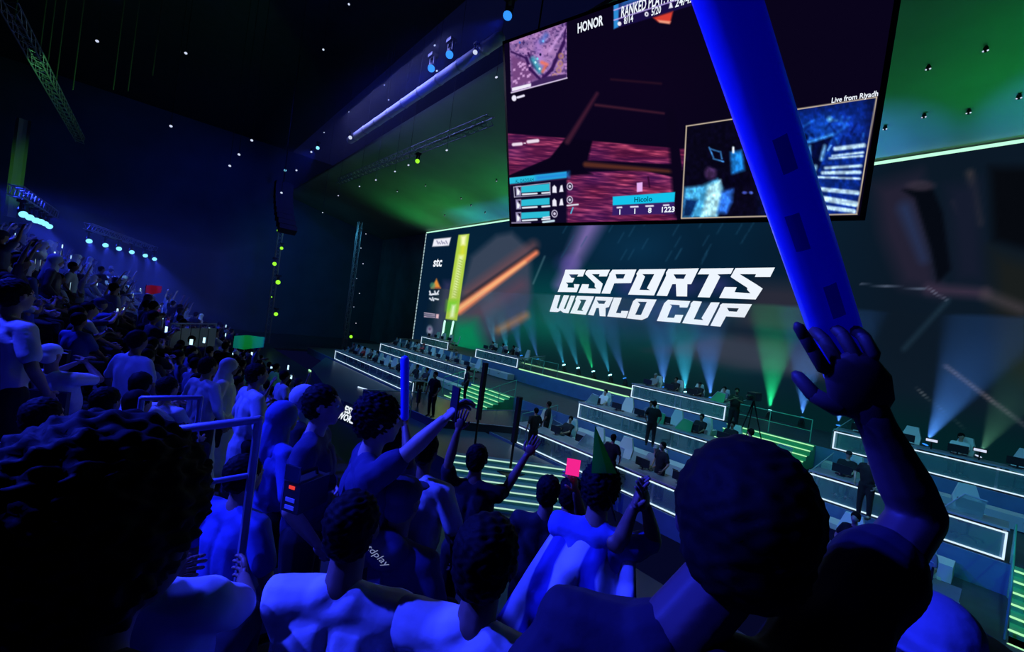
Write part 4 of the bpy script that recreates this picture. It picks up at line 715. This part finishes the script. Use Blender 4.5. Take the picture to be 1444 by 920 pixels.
    if head in ('hair', 'curly', 'long', 'thick'):
        q = 1.06 if head == 'hair' else (1.16 if head == 'thick' else 1.2); H.ell(hp(0, -.026, .034), np.array((.083 * q, .097 * q, .09 * q)) * k, Rz); H.ell(hp(0, -.05, -.015), np.array((.074 * q, .066 * q, .075)) * k, Rz)
        if head == 'long': H.cap(hp(0, -.06, 0), .08, up(0, -.1, .42), .07)
        hm = remesh(H, max(.007, vox * .6), 1, 'hair'); amp = .008 if head == 'curly' else (.0022 if head == 'thick' else hair_n)
        out['hair'] = displace(hm, lambda p: amp * (np.sin(p[:, 0] * 130 + 3 * np.sin(p[:, 2] * 90)) * np.sin(p[:, 1] * 120 + p[:, 2] * 110) + .5 * np.sin(p[:, 2] * 210) * np.sin(p[:, 0] * 190)))
    elif head == 'cap':
        H.ell(hp(0, -.012, .05), np.array((.086, .104, .078)) * k, Rz); H.ell(hp(0, .1, .045), np.array((.07, .075, .008)) * k, Rz); H.ell(hp(0, -.04, -.01), np.array((.079, .075, .075)) * k, Rz); out['cap'] = remesh(H, .009 if near else .018, 1, 'cap')
    elif head == 'hat':
        H.ell(hp(0, -.012, .055), np.array((.092, .108, .075)) * k, Rz); H.ell(hp(0, 0, .03), np.array((.17, .18, .016)) * k, Rz, 24, 8); H.ell(hp(0, -.03, -.01), np.array((.08, .08, .07)) * k, Rz); out['cap'] = remesh(H, .009, 1, 'hat')
    elif head in ('scarf', 'hood'):
        q = 1.0 if head == 'scarf' else 1.12; H.ell(hp(0, -.02, .02), np.array((.1, .118, .118)) * q * k, Rz); H.cap(hp(0, -.03, -.04), .085 * q, up(0, -.03, .5), .11 * q); H.cap(up(-.06, -.02, .46), .09, up(.06, -.02, .46), .09); H.cap(hp(0, -.06, -.05), .08, up(0, -.12, .3), .09); out['head_scarf'] = remesh(H, max(.012, vox), 2, 'head_scarf')
    ev = MB()
    for s in (-1, 1): ev.ell(hp(s * .031, .0765, .012), (.012, .012, .012), None, 8, 6)
    if near: out['eyes'] = ev.mesh('eyes', True); out['eyes']['p'] = 1
    return out
SK = [mat('skin_tan', (.42, .25, .17), .55, noise=.1, scale=30), mat('skin_brown', (.26, .15, .1), .55, noise=.1, scale=30), mat('skin_light', (.55, .38, .3), .55, noise=.1, scale=30), mat('skin_shaded', (.09, .045, .05), .6, noise=.1, scale=30)]  # last skin has the silhouettes' shade put into its colour
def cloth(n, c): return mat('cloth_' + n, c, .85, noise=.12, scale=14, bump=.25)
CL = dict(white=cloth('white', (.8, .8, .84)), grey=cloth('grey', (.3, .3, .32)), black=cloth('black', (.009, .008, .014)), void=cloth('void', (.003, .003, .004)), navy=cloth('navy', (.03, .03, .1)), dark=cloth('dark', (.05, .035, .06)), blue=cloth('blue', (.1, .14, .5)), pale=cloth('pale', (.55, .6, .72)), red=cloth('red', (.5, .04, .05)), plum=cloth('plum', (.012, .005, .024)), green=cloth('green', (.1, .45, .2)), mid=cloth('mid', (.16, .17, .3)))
HAIRM = mat('dark_hair', (.008, .006, .006), .7, noise=.3, scale=60, spec=.1); EYE = mat('eye', (.7, .7, .7), .3); SHOE = mat('shoe_dark', (.03, .03, .035), .6)
def assemble(ms, loc, yaw, sc, skin, shirt, trous, label, group=None, cap=None, hairm=None):
    r = empty('person', loc, yaw, label, 'person', group); r.scale = (sc,) * 3
    for n_, me in ms.items():
        m = {'body': skin, 'shirt': shirt, 'robe': shirt, 'trousers': trous, 'shoes': SHOE, 'hair': hairm or HAIRM, 'cap': cap or shirt, 'head_scarf': cap or shirt, 'eyes': EYE}[n_]
        o = link(n_, me, m, r)
        if n_ == 'eyes': o['kind'] = 'stuff'
    return r
SEAT = {'seat': MB().box((-.22, -.2, .36), (.22, .24, .42)).mesh('seat'), 'backrest': MB().box((-.22, -.3, .42), (.22, -.25, .8)).mesh('backrest'), 'leg': MB().box((-.03, -.1, 0), (.03, .1, .36)).mesh('leg')}; SEATM = mat('seat_plastic', (.02, .02, .05), .5)
def seat(x, y, z, yaw, label, group):
    r = empty('stadium_seat', (x, y, z), yaw, label, 'seat', group)
    for k_, me in SEAT.items(): link(k_, me, SEATM, r)
def person(px, py, t, label, yaw=37, skin=0, shirt='white', trous='black', hp=None, el=None, kind=None, cap=None, vox=.012, **kw):
    """px,py: top of the head in the photograph, t: its distance in metres"""
    top = atD(px, py, t); fz = stepf(top.y, top.x); H = top.z - fz; kd = kind or ('stand' if H > 1.42 else 'sit'); sc = H / (1.78 if kd == 'stand' else 1.38); yw = math.radians(yaw)
    lean = kw.get('lean', 0); hx = math.sin(lean) * .8 * sc
    if lean: sc = H / ((.95 if kd == 'stand' else .55) + .83 * math.cos(lean))
    hd_ = kw.get('hdx', 0) * sc; root = Vector((top.x + math.sin(yw) * hx - math.cos(yw) * hd_, top.y - math.cos(yw) * hx - math.sin(yw) * hd_, fz)); R = Matrix.Translation(root) @ Matrix.Rotation(yw, 4, 'Z') @ Matrix.Scale(sc, 4); Ri = R.inverted()
    loc = lambda q: None if q is None else tuple(Ri @ atD(*q))
    ms = figure(kind=kd, vox=vox / max(.6, sc), hands=[loc(q) for q in hp] if hp else None, elbows=[loc(q) for q in el] if el else None, **kw)
    r = assemble(ms, root, yw, sc, SK[skin], CL[shirt], CL[trous], label, cap=CL[cap] if cap else None)
    if kd == 'sit': seat(root.x, root.y, root.z, yw, 'dark folding seat under the ' + ' '.join(label.split()[:9]), None)
    print('PERSON %-60s H %.2f %s scale %.2f at %.2f %.2f' % (label[:60], H, kd, sc, root.x, root.y)); return r, R
# foreground spectators, nearest first
hero_yaw = 32
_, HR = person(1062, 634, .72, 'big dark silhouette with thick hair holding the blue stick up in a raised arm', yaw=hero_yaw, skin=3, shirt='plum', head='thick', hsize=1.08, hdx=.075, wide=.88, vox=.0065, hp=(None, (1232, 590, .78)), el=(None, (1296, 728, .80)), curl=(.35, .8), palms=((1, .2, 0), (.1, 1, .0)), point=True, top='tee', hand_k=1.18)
stick = empty('cheer_stick', atD(1212, 572, .90), 0, 'long blue inflated cheering stick held up by the big dark silhouette', 'cheer stick')
a, b = Vector((0, 0, 0)), atD(1000, -75, .62) - stick.location; d_ = b.normalized(); a0 = a + d_ * .03
STK = mat('stick_film_glow', (.08, .12, .95), .28, noise=.1, scale=8, bump=.15, emit=.13, ecol=(0, 0, 1))  # weak blue glow added so the film stays evenly bright
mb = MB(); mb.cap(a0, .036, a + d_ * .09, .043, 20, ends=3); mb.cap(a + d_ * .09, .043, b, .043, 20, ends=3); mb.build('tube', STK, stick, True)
side = d_.cross(Vector(ray(1100, 300)).normalized()).normalized(); toc = -Vector(ray(1100, 250)).normalized(); toc = (toc - d_ * toc.dot(d_)).normalized()
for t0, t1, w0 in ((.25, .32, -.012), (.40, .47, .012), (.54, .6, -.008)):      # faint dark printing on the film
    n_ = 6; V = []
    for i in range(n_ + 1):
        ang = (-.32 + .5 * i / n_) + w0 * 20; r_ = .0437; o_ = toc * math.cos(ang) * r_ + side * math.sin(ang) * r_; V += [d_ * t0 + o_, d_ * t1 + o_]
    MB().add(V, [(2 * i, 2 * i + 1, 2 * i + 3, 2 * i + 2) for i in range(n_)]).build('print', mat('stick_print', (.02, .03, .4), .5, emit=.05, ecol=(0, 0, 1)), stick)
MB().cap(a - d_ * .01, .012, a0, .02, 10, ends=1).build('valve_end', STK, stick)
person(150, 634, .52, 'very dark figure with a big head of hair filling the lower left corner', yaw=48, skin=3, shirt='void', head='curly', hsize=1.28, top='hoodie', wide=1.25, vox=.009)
person(306, 622, 1.5, 'spectator in a bright white shirt leaning forward right of the very dark figure', yaw=62, skin=1, shirt='white', head='hair', lean=.35, arms='lap', vox=.011, wide=1.1)
person(455, 541, 2.3, 'man in a dark polo shirt standing and looking right by the small logo sign', yaw=-28, skin=2, shirt='navy', head='hair', vox=.01, hp=((470, 690, 2.1), None), curl=.3)
person(534, 557, 2.0, 'curly haired man in a dark vest stretching one arm right with a phone', yaw=-18, skin=2, shirt='navy', head='curly', vox=.01, hp=(None, (626, 592, 1.85)), el=(None, (574, 640, 1.85)), palms=(None, (.2, 1, 0)), curl=(.3, .6))
ph = empty('phone', atD(641, 570, 1.84), math.radians(-10), 'dark phone held up by the curly haired man', 'phone'); MB().box((-.036, -.004, -.07), (.036, .004, .075)).build('case', MONB, ph); MB().box((-.032, .004, -.066), (.032, .006, .07)).build('screen', mat('phone_dark', (.02, .03, .06), .1), ph)
person(602, 608, 2.65, 'spectator in a pale bright-lit shirt behind the curly haired man', yaw=30, skin=1, shirt='white', head='hair', vox=.012, wide=1.1)
P8, R8 = person(570, 672, 1.95, 'spectator in a dark cap and dark hoodie with pale script on the back', yaw=30, skin=1, shirt='navy', cap='navy', head='cap', top='hoodie', vox=.011)
text('script_print', 'tdplay', lambda u, v: Vector((-.03 + u, -.19, 1.11 + v)), .05, glow('print_glow', (.35, .42, .8), .5), P8, shear=.5, rot=-.42)  # script glows by itself in place of blue light on pale print
person(675, 626, 2.95, 'man in black with both arms raised, fingers spread, in front of the striped steps', yaw=38, skin=1, shirt='black', head='hair', vox=.012, hp=((646, 607, 2.85), (743, 642, 2.9)), el=((632, 655, 2.9), (712, 692, 3.0)), curl=.12, palms=((0, 1, .1), (0, 1, .1)), wide=1.1)
person(776, 670, 2.6, 'dark-haired spectator in black just left of the pink phone', yaw=36, skin=1, shirt='black', head='hair', vox=.013)
person(808, 672, 2.9, 'spectator in black holding up the glowing pink phone', yaw=30, skin=1, shirt='dark', head='hair', vox=.013, hp=(None, (812, 692, 2.65)), el=(None, (822, 740, 2.75)), curl=.6)
ph = empty('phone', atD(808, 660, 2.55), math.radians(38), 'phone in a glowing pink case held above the heads', 'phone'); MB().box((-.04, -.006, -.045), (.04, .006, .05)).build('case', glow('pink_case', (1, .02, .3), .9), ph)
_, RF = person(851, 655, 2.15, 'thick-haired spectator with a blue and white flag over the shoulders, clapping', yaw=26, skin=1, shirt='blue', head='curly', vox=.012, hp=((893, 716, 2.0), (912, 716, 2.0)), el=((872, 770, 2.05), (922, 765, 2.1)), curl=.15, palms=((1, .2, 0), (-1, .2, 0)))
# flag over the shoulders: a pleated cloth
fm = MB(); n1, n2 = 26, 16; V = []
for j in range(n2 + 1):
    v = j / n2
    for i in range(n1 + 1):
        u = i / n1 * 2 - 1; wd = .2 + .26 * v; x = u * wd; y = -.15 - .1 * v + .06 * u * u + .015 * math.sin(u * 11 + v * 3) - .05 * v * abs(u); z = 1.5 - .04 * abs(u) * 2 - v * .78 + .02 * math.sin(u * 8); y += .12 * max(0, 1 - v * 4); V.append(RF @ Vector((x - .06 * v, y, z)))
fm.add(V, [(j * (n1 + 1) + i, j * (n1 + 1) + i + 1, (j + 1) * (n1 + 1) + i + 1, (j + 1) * (n1 + 1) + i) for j in range(n2) for i in range(n1)])
FLG = mat('flag_cloth', (.7, .72, .8), .8, bump=.2); nt = FLG.node_tree; wv = nt.nodes.new('ShaderNodeTexWave'); wv.inputs['Scale'].default_value = 1.6; wv.inputs['Distortion'].default_value = 3; tc = nt.nodes.new('ShaderNodeTexCoord'); cr = nt.nodes.new('ShaderNodeValToRGB'); cr.color_ramp.elements[0].color = (.05, .06, .4, 1); cr.color_ramp.elements[1].color = (.7, .72, .85, 1); cr.color_ramp.elements[0].position = .35; cr.color_ramp.elements[1].position = .5
nt.links.new(tc.outputs['Object'], wv.inputs['Vector']); nt.links.new(wv.outputs[0], cr.inputs[0]); nt.links.new(cr.outputs[0], nt.nodes['Principled BSDF'].inputs['Base Color'])
o = fm.build('flag', FLG, None, True); o.modifiers.new('t', 'SOLIDIFY').thickness = .006; tag(o, 'blue and white patterned flag draped over the clapping spectator', 'flag')
PNM = mat('pennant_green', (.06, .5, .1), .8); nt = PNM.node_tree; tr_ = nt.nodes.new('ShaderNodeBsdfTranslucent'); tr_.inputs[0].default_value = (.1, .8, .15, 1); mx_ = nt.nodes.new('ShaderNodeMixShader'); mx_.inputs[0].default_value = .6
nt.links.new(nt.nodes['Principled BSDF'].outputs[0], mx_.inputs[1]); nt.links.new(tr_.outputs[0], mx_.inputs[2]); nt.links.new(mx_.outputs[0], nt.nodes['Material Output'].inputs[0])
pn_ = empty('pennant', atD(868, 735, 2.05), 0, 'dark green pointed pennant standing above the clapping spectator', 'flag'); q = [atD(839, 600, 2.05), atD(834, 668, 2.05), atD(856, 668, 2.05), atD(847, 635, 2.02)]; q = [p - pn_.location for p in q]
MB().add([q[0], q[1], q[2], q[1] + Vector((.01, .05, 0)), q[2] + Vector((.02, .05, 0))], [(0, 1, 2), (0, 4, 3), (0, 3, 1), (0, 2, 4), (1, 3, 4, 2)]).build('cloth', PNM, pn_)
MB().cap((0, 0, 0), .006, (q[1] + q[2]) / 2 + Vector((0, .02, .01)), .006, 6, ends=1).build('stick', BLACKM, pn_)
person(692, 728, 1.3, 'spectator in a bright white shirt at the bottom middle, seen from behind', yaw=30, skin=1, shirt='white', head='hair', vox=.009, kind='sit', arms='lap', hsize=1.05, wide=1.08)
person(502, 690, 1.42, 'dark-haired spectator in a loose white shirt left of the script hoodie', yaw=48, kind='sit', skin=1, shirt='white', head='hair', vox=.01, arms='lap', hsize=.95)
person(1325, 843, 1.08, 'spectator in a wide-brimmed blue hat at the lower right corner', yaw=15, skin=1, shirt='navy', cap='mid', head='hat', vox=.011, top='long')
# the blue cheering stick in the distance, its holder hidden behind the curly haired man
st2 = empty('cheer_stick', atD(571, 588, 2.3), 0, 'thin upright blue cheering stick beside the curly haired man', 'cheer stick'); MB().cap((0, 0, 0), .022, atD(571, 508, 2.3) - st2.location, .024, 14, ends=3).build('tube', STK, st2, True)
person(556, 600, 2.45, 'spectator in a dark shirt holding the thin upright blue stick', yaw=20, kind='stand', skin=1, shirt='mid', head='hair', vox=.013, hp=(None, (571, 600, 2.35)), curl=.8, palms=(None, (-1, .2, 0)))
# left middle
person(294, 503, 5.5, 'man in a long pale robe seen from behind beside the white flag bearer', yaw=30, shirt='pale', head='hair', top='robe', vox=.014, wide=1.05)
person(323, 505, 6.0, 'person in a white headscarf and white robe with a dark sash', yaw=-20, shirt='white', cap='white', head='scarf', top='robe', vox=.014)
person(362, 512, 5.0, 'tall person in a long bluish robe left of the green-lit headscarf', yaw=10, shirt='pale', head='hair', top='robe', vox=.014)
person(399, 566, 3.5, 'woman in a pale patterned headscarf behind the man in the dark polo shirt', yaw=10, shirt='blue', cap='blue', head='scarf', top='robe', vox=.013)
person(430, 543, 4.0, 'person in a white headscarf catching green light left of the man in polo', yaw=-10, shirt='black', cap='white', head='scarf', top='long', vox=.014)
person(237, 531, 4.5, 'seated spectator in a bright white shirt behind the guard rail', yaw=40, shirt='white', head='hair', vox=.014, arms='lap')
person(20, 392, 3.3, 'dark-haired man in a bright pale shirt at the left edge of the picture', yaw=40, shirt='white', head='hair', vox=.013)
person(38, 366, 7.0, 'man in a white headscarf standing behind the pale-shirted man at the left edge', yaw=40, shirt='blue', cap='white', head='scarf', top='robe', vox=.014)
person(78, 358, 8.5, 'thin person in dark clothes standing near the left edge with a pale scarf', yaw=0, shirt='dark', cap='pale', head='scarf', top='robe', vox=.015)
person(132, 482, 4.6, 'spectator in a bright shirt bending forward in the left crowd', yaw=60, shirt='white', head='cap', cap='white', vox=.014, arms='clap', lean=.4)
person(255, 600, 2.6, 'dark-haired spectator in blue just under the guard rail', yaw=50, shirt='mid', head='curly', vox=.014)
person(60, 560, 2.4, 'spectator in dark clothes left of the guard rail, half hidden', yaw=50, shirt='dark', head='hair', vox=.014)
person(150, 545, 3.0, 'spectator in a dark blue shirt in front of the left crowd', yaw=50, shirt='mid', head='hair', vox=.014, arms='clap')
person(345, 640, 2.5, 'dark-haired spectator in blue right of the guard rail post', yaw=30, shirt='blue', head='hair', vox=.014)
# camera rig held low by the man in the polo shirt
cr_ = empty('video_camera', atD(430, 694, 1.75), math.radians(30), 'dark video camera with a red light held below the man in the polo shirt', 'camera')
MB().box((-.06, -.1, -.07), (.06, .12, .07)).build('camera_body', MONB, cr_); MB().cap((0, .12, 0), .045, (0, .2, 0), .05, 14, ends=1).build('lens', BLACKM, cr_); MB().box((-.05, -.115, .08), (.05, -.1, .15)).build('monitor_flap', mat('phone_dark'), cr_); MB().box((-.02, -.104, .04), (.02, -.1, .055)).build('red_light', glow('rec_red', (1, .05, .05), .8), cr_)
for z in (-.02, -.055): MB().box((-.035, -.104, z), (.03, -.1, z + .018)).build('label_plate', mat('label_pale', (.6, .62, .7), .5), cr_)
MB().tube([(0, -.08, .07), (0, -.07, .1), (0, .07, .1), (0, .08, .07)], .01, 6).build('handle', BLACKM, cr_)
cr_.scale = (.7, .7, .85)
# guard rails
def rail_px(pts, label, h=.75, r=.022):
    P = [atD(*q) for q in pts]; r_ = empty('guard_rail', P[0], 0, label, 'railing'); L = [p - P[0] for p in P]; MB().tube(L, r, 10).build('top_rail', RAIL, r_, True); MB().tube([p - Vector((0, 0, .3)) for p in L], r * .7, 8).build('mid_rail', RAIL, r_, True)
    for p, l in zip(P, L): MB().cap(l, r, l + Vector((0, 0, stepf(p.y, p.x) - p.z)), r, 8, ends=1).build('post', RAIL, r_)
rail_px([(205, 612, 2.1), (365, 592, 2.3)], 'blue-lit guard rail with a post at its right end, left of the headscarfed woman')
rail_px([(200, 562, 3.2), (283, 561, 3.4)], 'dark guard rail higher up, in front of the man in the pale robe', r=.02)
# ---------------------------------------------------------------- the crowd in the far stand, and people on the stage
def proto(**k): return figure(vox=k.pop('v', .03), **k)
SITP = [('sitting', proto(kind='sit', arms='lap', head='hair')), ('sitting and clapping', proto(kind='sit', arms='clap', head='hair', yaw=.3)), ('sitting and leaning forward', proto(kind='sit', arms='lap', head='hair', lean=.3)), ('sitting in a headscarf', proto(kind='sit', arms='lap', head='scarf', top='robe')), ('sitting with both arms up', proto(kind='sit', arms='up', head='hair')), ('sitting and holding up a phone', proto(kind='sit', arms='phone', head='cap'))]
STP = [('standing', proto(arms='rest', head='hair')), ('standing and clapping', proto(arms='clap', head='hair')), ('standing with both arms up', proto(arms='up', head='hair')), ('standing in a headscarf and robe', proto(arms='rest', head='scarf', top='robe')), ('standing with one fist up', proto(arms='fist', head='cap'))]
cnt = 0; PH = []
names = dict(white='white', pale='pale', blue='blue', mid='dull blue', black='black', dark='dark', grey='grey')
slots = []
for k in range(-6, 6):
    x = -4.2 - .3 * (k % 2); i = 0
    while x > -41:
        x -= .62 + rng.random() * .22 + max(0, -x - 10) * .02
        y = k * .8 + rng.normal() * .06; hx, hy = proj(np.array([x, y, stepf(k * .8, x) + 1.3]))
        if hx < -15 or hx > 430 or (x > -9 and rng.random() < .25): continue
        if x > -7.2 and (hx > 250 or hx < 110): continue
        slots.append((x, y, k))
slots.sort(key=lambda q: q[0] ** 2); slots = slots[:262]; per = {}
for x, y, k in slots:
    n = per[k] = per.get(k, 0) + 1; z = stepf(k * .8, x); stand = rng.random() < (.3 if x > -12 else .2); hx, hy = proj(np.array([x, y, z + 1.6]))
    pose, ms = (STP if stand else SITP)[int(rng.choice(5, p=[.35, .25, .08, .24, .08])) if stand else int(rng.choice(6, p=[.32, .2, .16, .2, .04, .08]))]
    if 'scarf' in pose and x > -17: pose, ms = (STP if stand else SITP)[0]
    c = ('white' if 'scarf' in pose and rng.random() < .7 else ['white', 'pale', 'blue', 'mid', 'black', 'dark', 'grey'][int(rng.choice(7, p=[.16, .14, .12, .14, .2, .14, .1]))])
    yaw = math.radians(30 + rng.normal() * 16 - 18 * min(1, -x / 40)); lb = '%s spectator %s, %s in the %s crowd row' % (names[c], pose, ORD[n - 1], ORD[k + 6])
    r = empty('person', (x, y, z), yaw, lb, 'person', 'spectators in the far stand'); r.scale = (.94 + rng.random() * .1,) * 3; sk = SK[int(rng.integers(3))]
    for n_, me in ms.items():
        m = {'body': sk, 'shirt': CL[c], 'robe': CL[c], 'trousers': CL['black'], 'shoes': SHOE, 'hair': HAIRM, 'cap': CL['navy'], 'head_scarf': CL['white' if c == 'white' else c]}[n_]
        link(n_, me, m, r)
    if not stand and x > -16: seat(x, y, z, yaw, 'dark seat under %s in the %s crowd row' % (ORD[n - 1] + ' spectator', ORD[k + 6]), 'seats in the far stand')
    if (x < -12 and rng.random() < .17) or 'phone' in pose: PH.append((x, y, z, yaw, k, n, stand, 'phone' in pose))
pme = MB().box((-.04, -.005, -.08), (.04, .005, .08)).mesh('case'); pgl = MB().box((-.036, -.008, -.074), (.036, -.0055, .074)).mesh('screen'); PG = glow('phone_screen', (.5, .8, 1), 1.6)
for x, y, z, yaw, k, n, stand, p in PH[:40]:
    d = .4; r = empty('phone', (x - math.sin(yaw) * d, y + math.cos(yaw) * d, z + (1.55 if stand else 1.2)), yaw, 'lit phone held by the %s spectator in the %s crowd row' % (ORD[n - 1], ORD[k + 6]), 'phone', 'lit phones in the far stand')
    link('case', pme, MONB, r); link('screen', pgl, PG, r)
# red and green flags and the pale barrier in the crowd
def small_flag(px, py, t, w, h, m, label):
    p = atD(px, py, t); r = empty('hand_flag', p, 0, label, 'flag'); V = []; n_ = 8; rt_ = Vector((.64, .757, .13))
    for j in range(5):
        for i in range(n_ + 1): u = i / n_; V.append(rt_ * (u * w) + Vector((.1 * math.sin(u * 7) * w, 0, -j / 4 * h * (1 - .5 * abs(u - .4)) + .06 * h * math.sin(u * 5))))
    MB().add(V, [(j * (n_ + 1) + i, j * (n_ + 1) + i + 1, (j + 1) * (n_ + 1) + i + 1, (j + 1) * (n_ + 1) + i) for j in range(4) for i in range(n_)]).build('cloth', m, r, True)
    MB().cap((0, 0, .05), .012, (0, 0, -h - .7), .012, 6, ends=1).build('stick', BLACKM, r)
small_flag(206, 403, 16, .6, .35, glow('flag_red_lit', (.0, 0, 0), 0) if 0 else CL['red'], 'small red flag waved in the far crowd')
small_flag(330, 474, 10.5, .75, .36, mat('flag_green', (.1, .8, .3), .7), 'bright green flag at the right end of the far crowd')
light('flag_light', 'SPOT', atD(330, 474, 10.5) + Vector((2.5, -1, 2)), atD(345, 480, 10.5), (.1, 1, .3), 90, spot_size=.3, shadow_soft_size=.05); light('flag_light', 'SPOT', atD(206, 403, 16) + Vector((2.5, -1, 2)), atD(213, 408, 16), (1, .1, .15), 120, spot_size=.25, shadow_soft_size=.05)
a, b = atD(240, 463, 11), atD(303, 474, 12.5); r = empty('barrier', a, 0, 'pale panelled barrier with a rail in the middle of the far crowd', 'barrier'); v = b - a; v.z = 0; n_ = 5
for i in range(n_):
    p, q = v * (i / n_ + .01), v * ((i + 1) / n_ - .01); o_ = Vector((v.y, -v.x, 0)).normalized() * .04
    MB().add([p, q, q + o_, p + o_] + [w_ - Vector((0, 0, .52)) for w_ in (p, q, q + o_, p + o_)], [(0, 1, 2, 3), (7, 6, 5, 4), (0, 4, 5, 1), (1, 5, 6, 2), (2, 6, 7, 3), (3, 7, 4, 0)]).build('panel', mat('barrier_grey', (.5, .5, .52), .6), r)
MB().tube([Vector((0, 0, .12)), v + Vector((0, 0, .12))], .02, 6).build('rail', RAIL, r)
for i in range(n_ + 1): MB().cap(v * (i / n_) + Vector((0, 0, .12)), .02, v * (i / n_) - Vector((0, 0, 2.2)), .02, 6, ends=1).build('post', RAIL, r)
# players at the desks
def copyfig(ms, loc, yaw, sc, skin, shirt, label, group, name='person'):
    r = empty(name, loc, yaw, label, 'person', group); r.scale = (sc,) * 3
    for n_, me in ms.items(): link(n_, me, {'body': skin, 'shirt': shirt, 'robe': shirt, 'trousers': CL['black'], 'shoes': SHOE, 'hair': HAIRM, 'cap': shirt, 'head_scarf': shirt}[n_], r)
    return r
PLS = [proto(kind='sit', arms='lap', head='hair', lean=.12), proto(kind='sit', arms='lap', head='cap', lean=.2), proto(kind='sit', arms='lap', head='hair', lean=.3, yaw=.4)]
for di, (row, x0, x1, lab, _e) in enumerate(DESKS):
    n_ = max(2, int((x1 - x0) / 1.15)); w_ = (x1 - x0) / n_; short = {0: 'far left top desk', 1: 'short top desk', 2: 'middle top desk', 3: 'right top desk', 4: 'far left middle desk', 5: 'centre middle desk', 6: 'right middle desk', 7: 'far left front desk', 8: 'long front desk'}[di]
    for i in range(n_):
        x = x0 + (i + .5) * w_; y = YR[row]; z = FZ[row]
        r = empty('monitor', (x, y + .42, TOP[row]), rng.normal() * .1, '%s monitor from the left on the %s' % (ORD[i], short), 'monitor', 'monitors on the stage desks'); k_ = 1.0
        link('screen_panel', MS, MONB, r); link('stand', MP_, MONB, r); link('display', MG, MGL, r); r.scale = (.8, .8, .72)
        kb = tag(link('keyboard', bpy.data.meshes.get('kbm') or MB().box((-.2, -.07, 0), (.2, .07, .025)).mesh('kbm'), MONB, None, (x + .02, y + .64, TOP[row])), '%s keyboard from the left on the %s' % (ORD[i], short), 'keyboard', 'keyboards on the stage desks')
        chair(x, y + 1.05, z, rng.normal() * .25, '%s chair from the left behind the %s' % (ORD[i], short), 'chairs behind the stage desks')
        if rng.random() < .62:
            cs = ['black', 'dark', 'white', 'red', 'mid', 'grey'][int(rng.choice(6, p=[.3, .2, .16, .1, .14, .1]))]
            copyfig(PLS[int(rng.integers(3))], (x, y + 1.0, z + .1), PI + rng.normal() * .15, 1.0, SK[int(rng.integers(3))], CL[cs], 'player in %s at the %s seat from the left, %s' % (names.get(cs, cs), ORD[i], short), 'players seated at the stage desks')
def crew(px, py, zf, label, H=1.76, yaw=180, ms=None, shirt=None):
    d = ray(px, py); t = (zf + H) / d[2]; p = d * t; copyfig(ms or STP[0][1], (p[0], p[1], zf), math.radians(yaw), H / 1.78, SK[int(rng.integers(3))], shirt or CL['black'], label, 'crew standing on the stage')
for px, py, zf, lb, yw in ((936, 623, FZ['C'], 'crew member in black standing behind the long front desk', 160), (775, 566, FZ['C'], 'crew member in black standing left of the centre desks', 120), (615, 524, FZ['B'], 'dark standing figure in the far left block between two desks', 200), (661, 516, FZ['B'], 'dark standing figure right of the far middle desk', 150), (1229, 640, FZ['B'], 'crew member in black with headphones near the raised arm', 170), (924, 565, FZ['B'], 'dark figure standing in front of the middle top desk', 30), (1060, 604, FZ['B'] , 'crew member just above the big dark head, facing left', 60), (866, 612, FZ['C'], 'dark figure in front of the centre middle desk', 10), (1208, 722, FZ['C'], 'dark figure behind the long front desk under the raised arm', 170), (757, 575, FZ['C'], 'crew member in black crouched by the podium rail', 80)):
    crew(px, py, zf, lb, yaw=yw)
# camera operator with a tripod on the top level
p = atZ(1040, 545, FZ['A'] + 1.8); 
d = ray(1040, 547); t = (FZ['A'] + 1.78) / d[2]; p = Vector(d * t); p.z = FZ['A']
copyfig(STP[1][1], (p.x, min(p.y, 24), p.z), math.radians(200), 1.0, SK[1], CL['black'], 'camera operator in black at the gap between the top desks', 'crew standing on the stage')
tp = empty('tripod_camera', (p.x + .75, p.y - .3, p.z), 0, 'video camera on a tripod beside the operator in the gap between top desks', 'camera')
MB().box((-.15, -.3, 1.45), (.15, .3, 1.75)).build('camera_body', MONB, tp); MB().cap((0, -.3, 1.6), .07, (0, -.55, 1.6), .09, 10, ends=1).build('lens', MONB, tp)
for k in range(3): a_ = 2 * PI * k / 3; MB().cap((0, 0, 1.45), .025, (.45 * math.cos(a_), .45 * math.sin(a_), .02), .02, 6, ends=1).build('leg', BLACKM, tp)
# work lamps on the top desk at the right
for px, py, lb in ((1314, 623, 'white work lamp on the right top desk, left one of two'), (1382, 637, 'white work lamp on the right top desk, right one of two')):
    p = atY(px, py, 20.4); r = empty('work_lamp', (p.x, 20.4, TOP['A']), 0, lb, 'lamp'); h = p.z - TOP['A']
    MB().cap((0, 0, 0), .02, (0, 0, h), .02, 6, ends=1).build('stem', BLACKM, r); MB().box((-.16, -.05, h - .02), (.16, .05, h + .1)).build('lamp_housing', BLACKM, r); MB().box((-.14, -.07, h), (.14, -.051, h + .08)).build('diffuser', GWH, r)
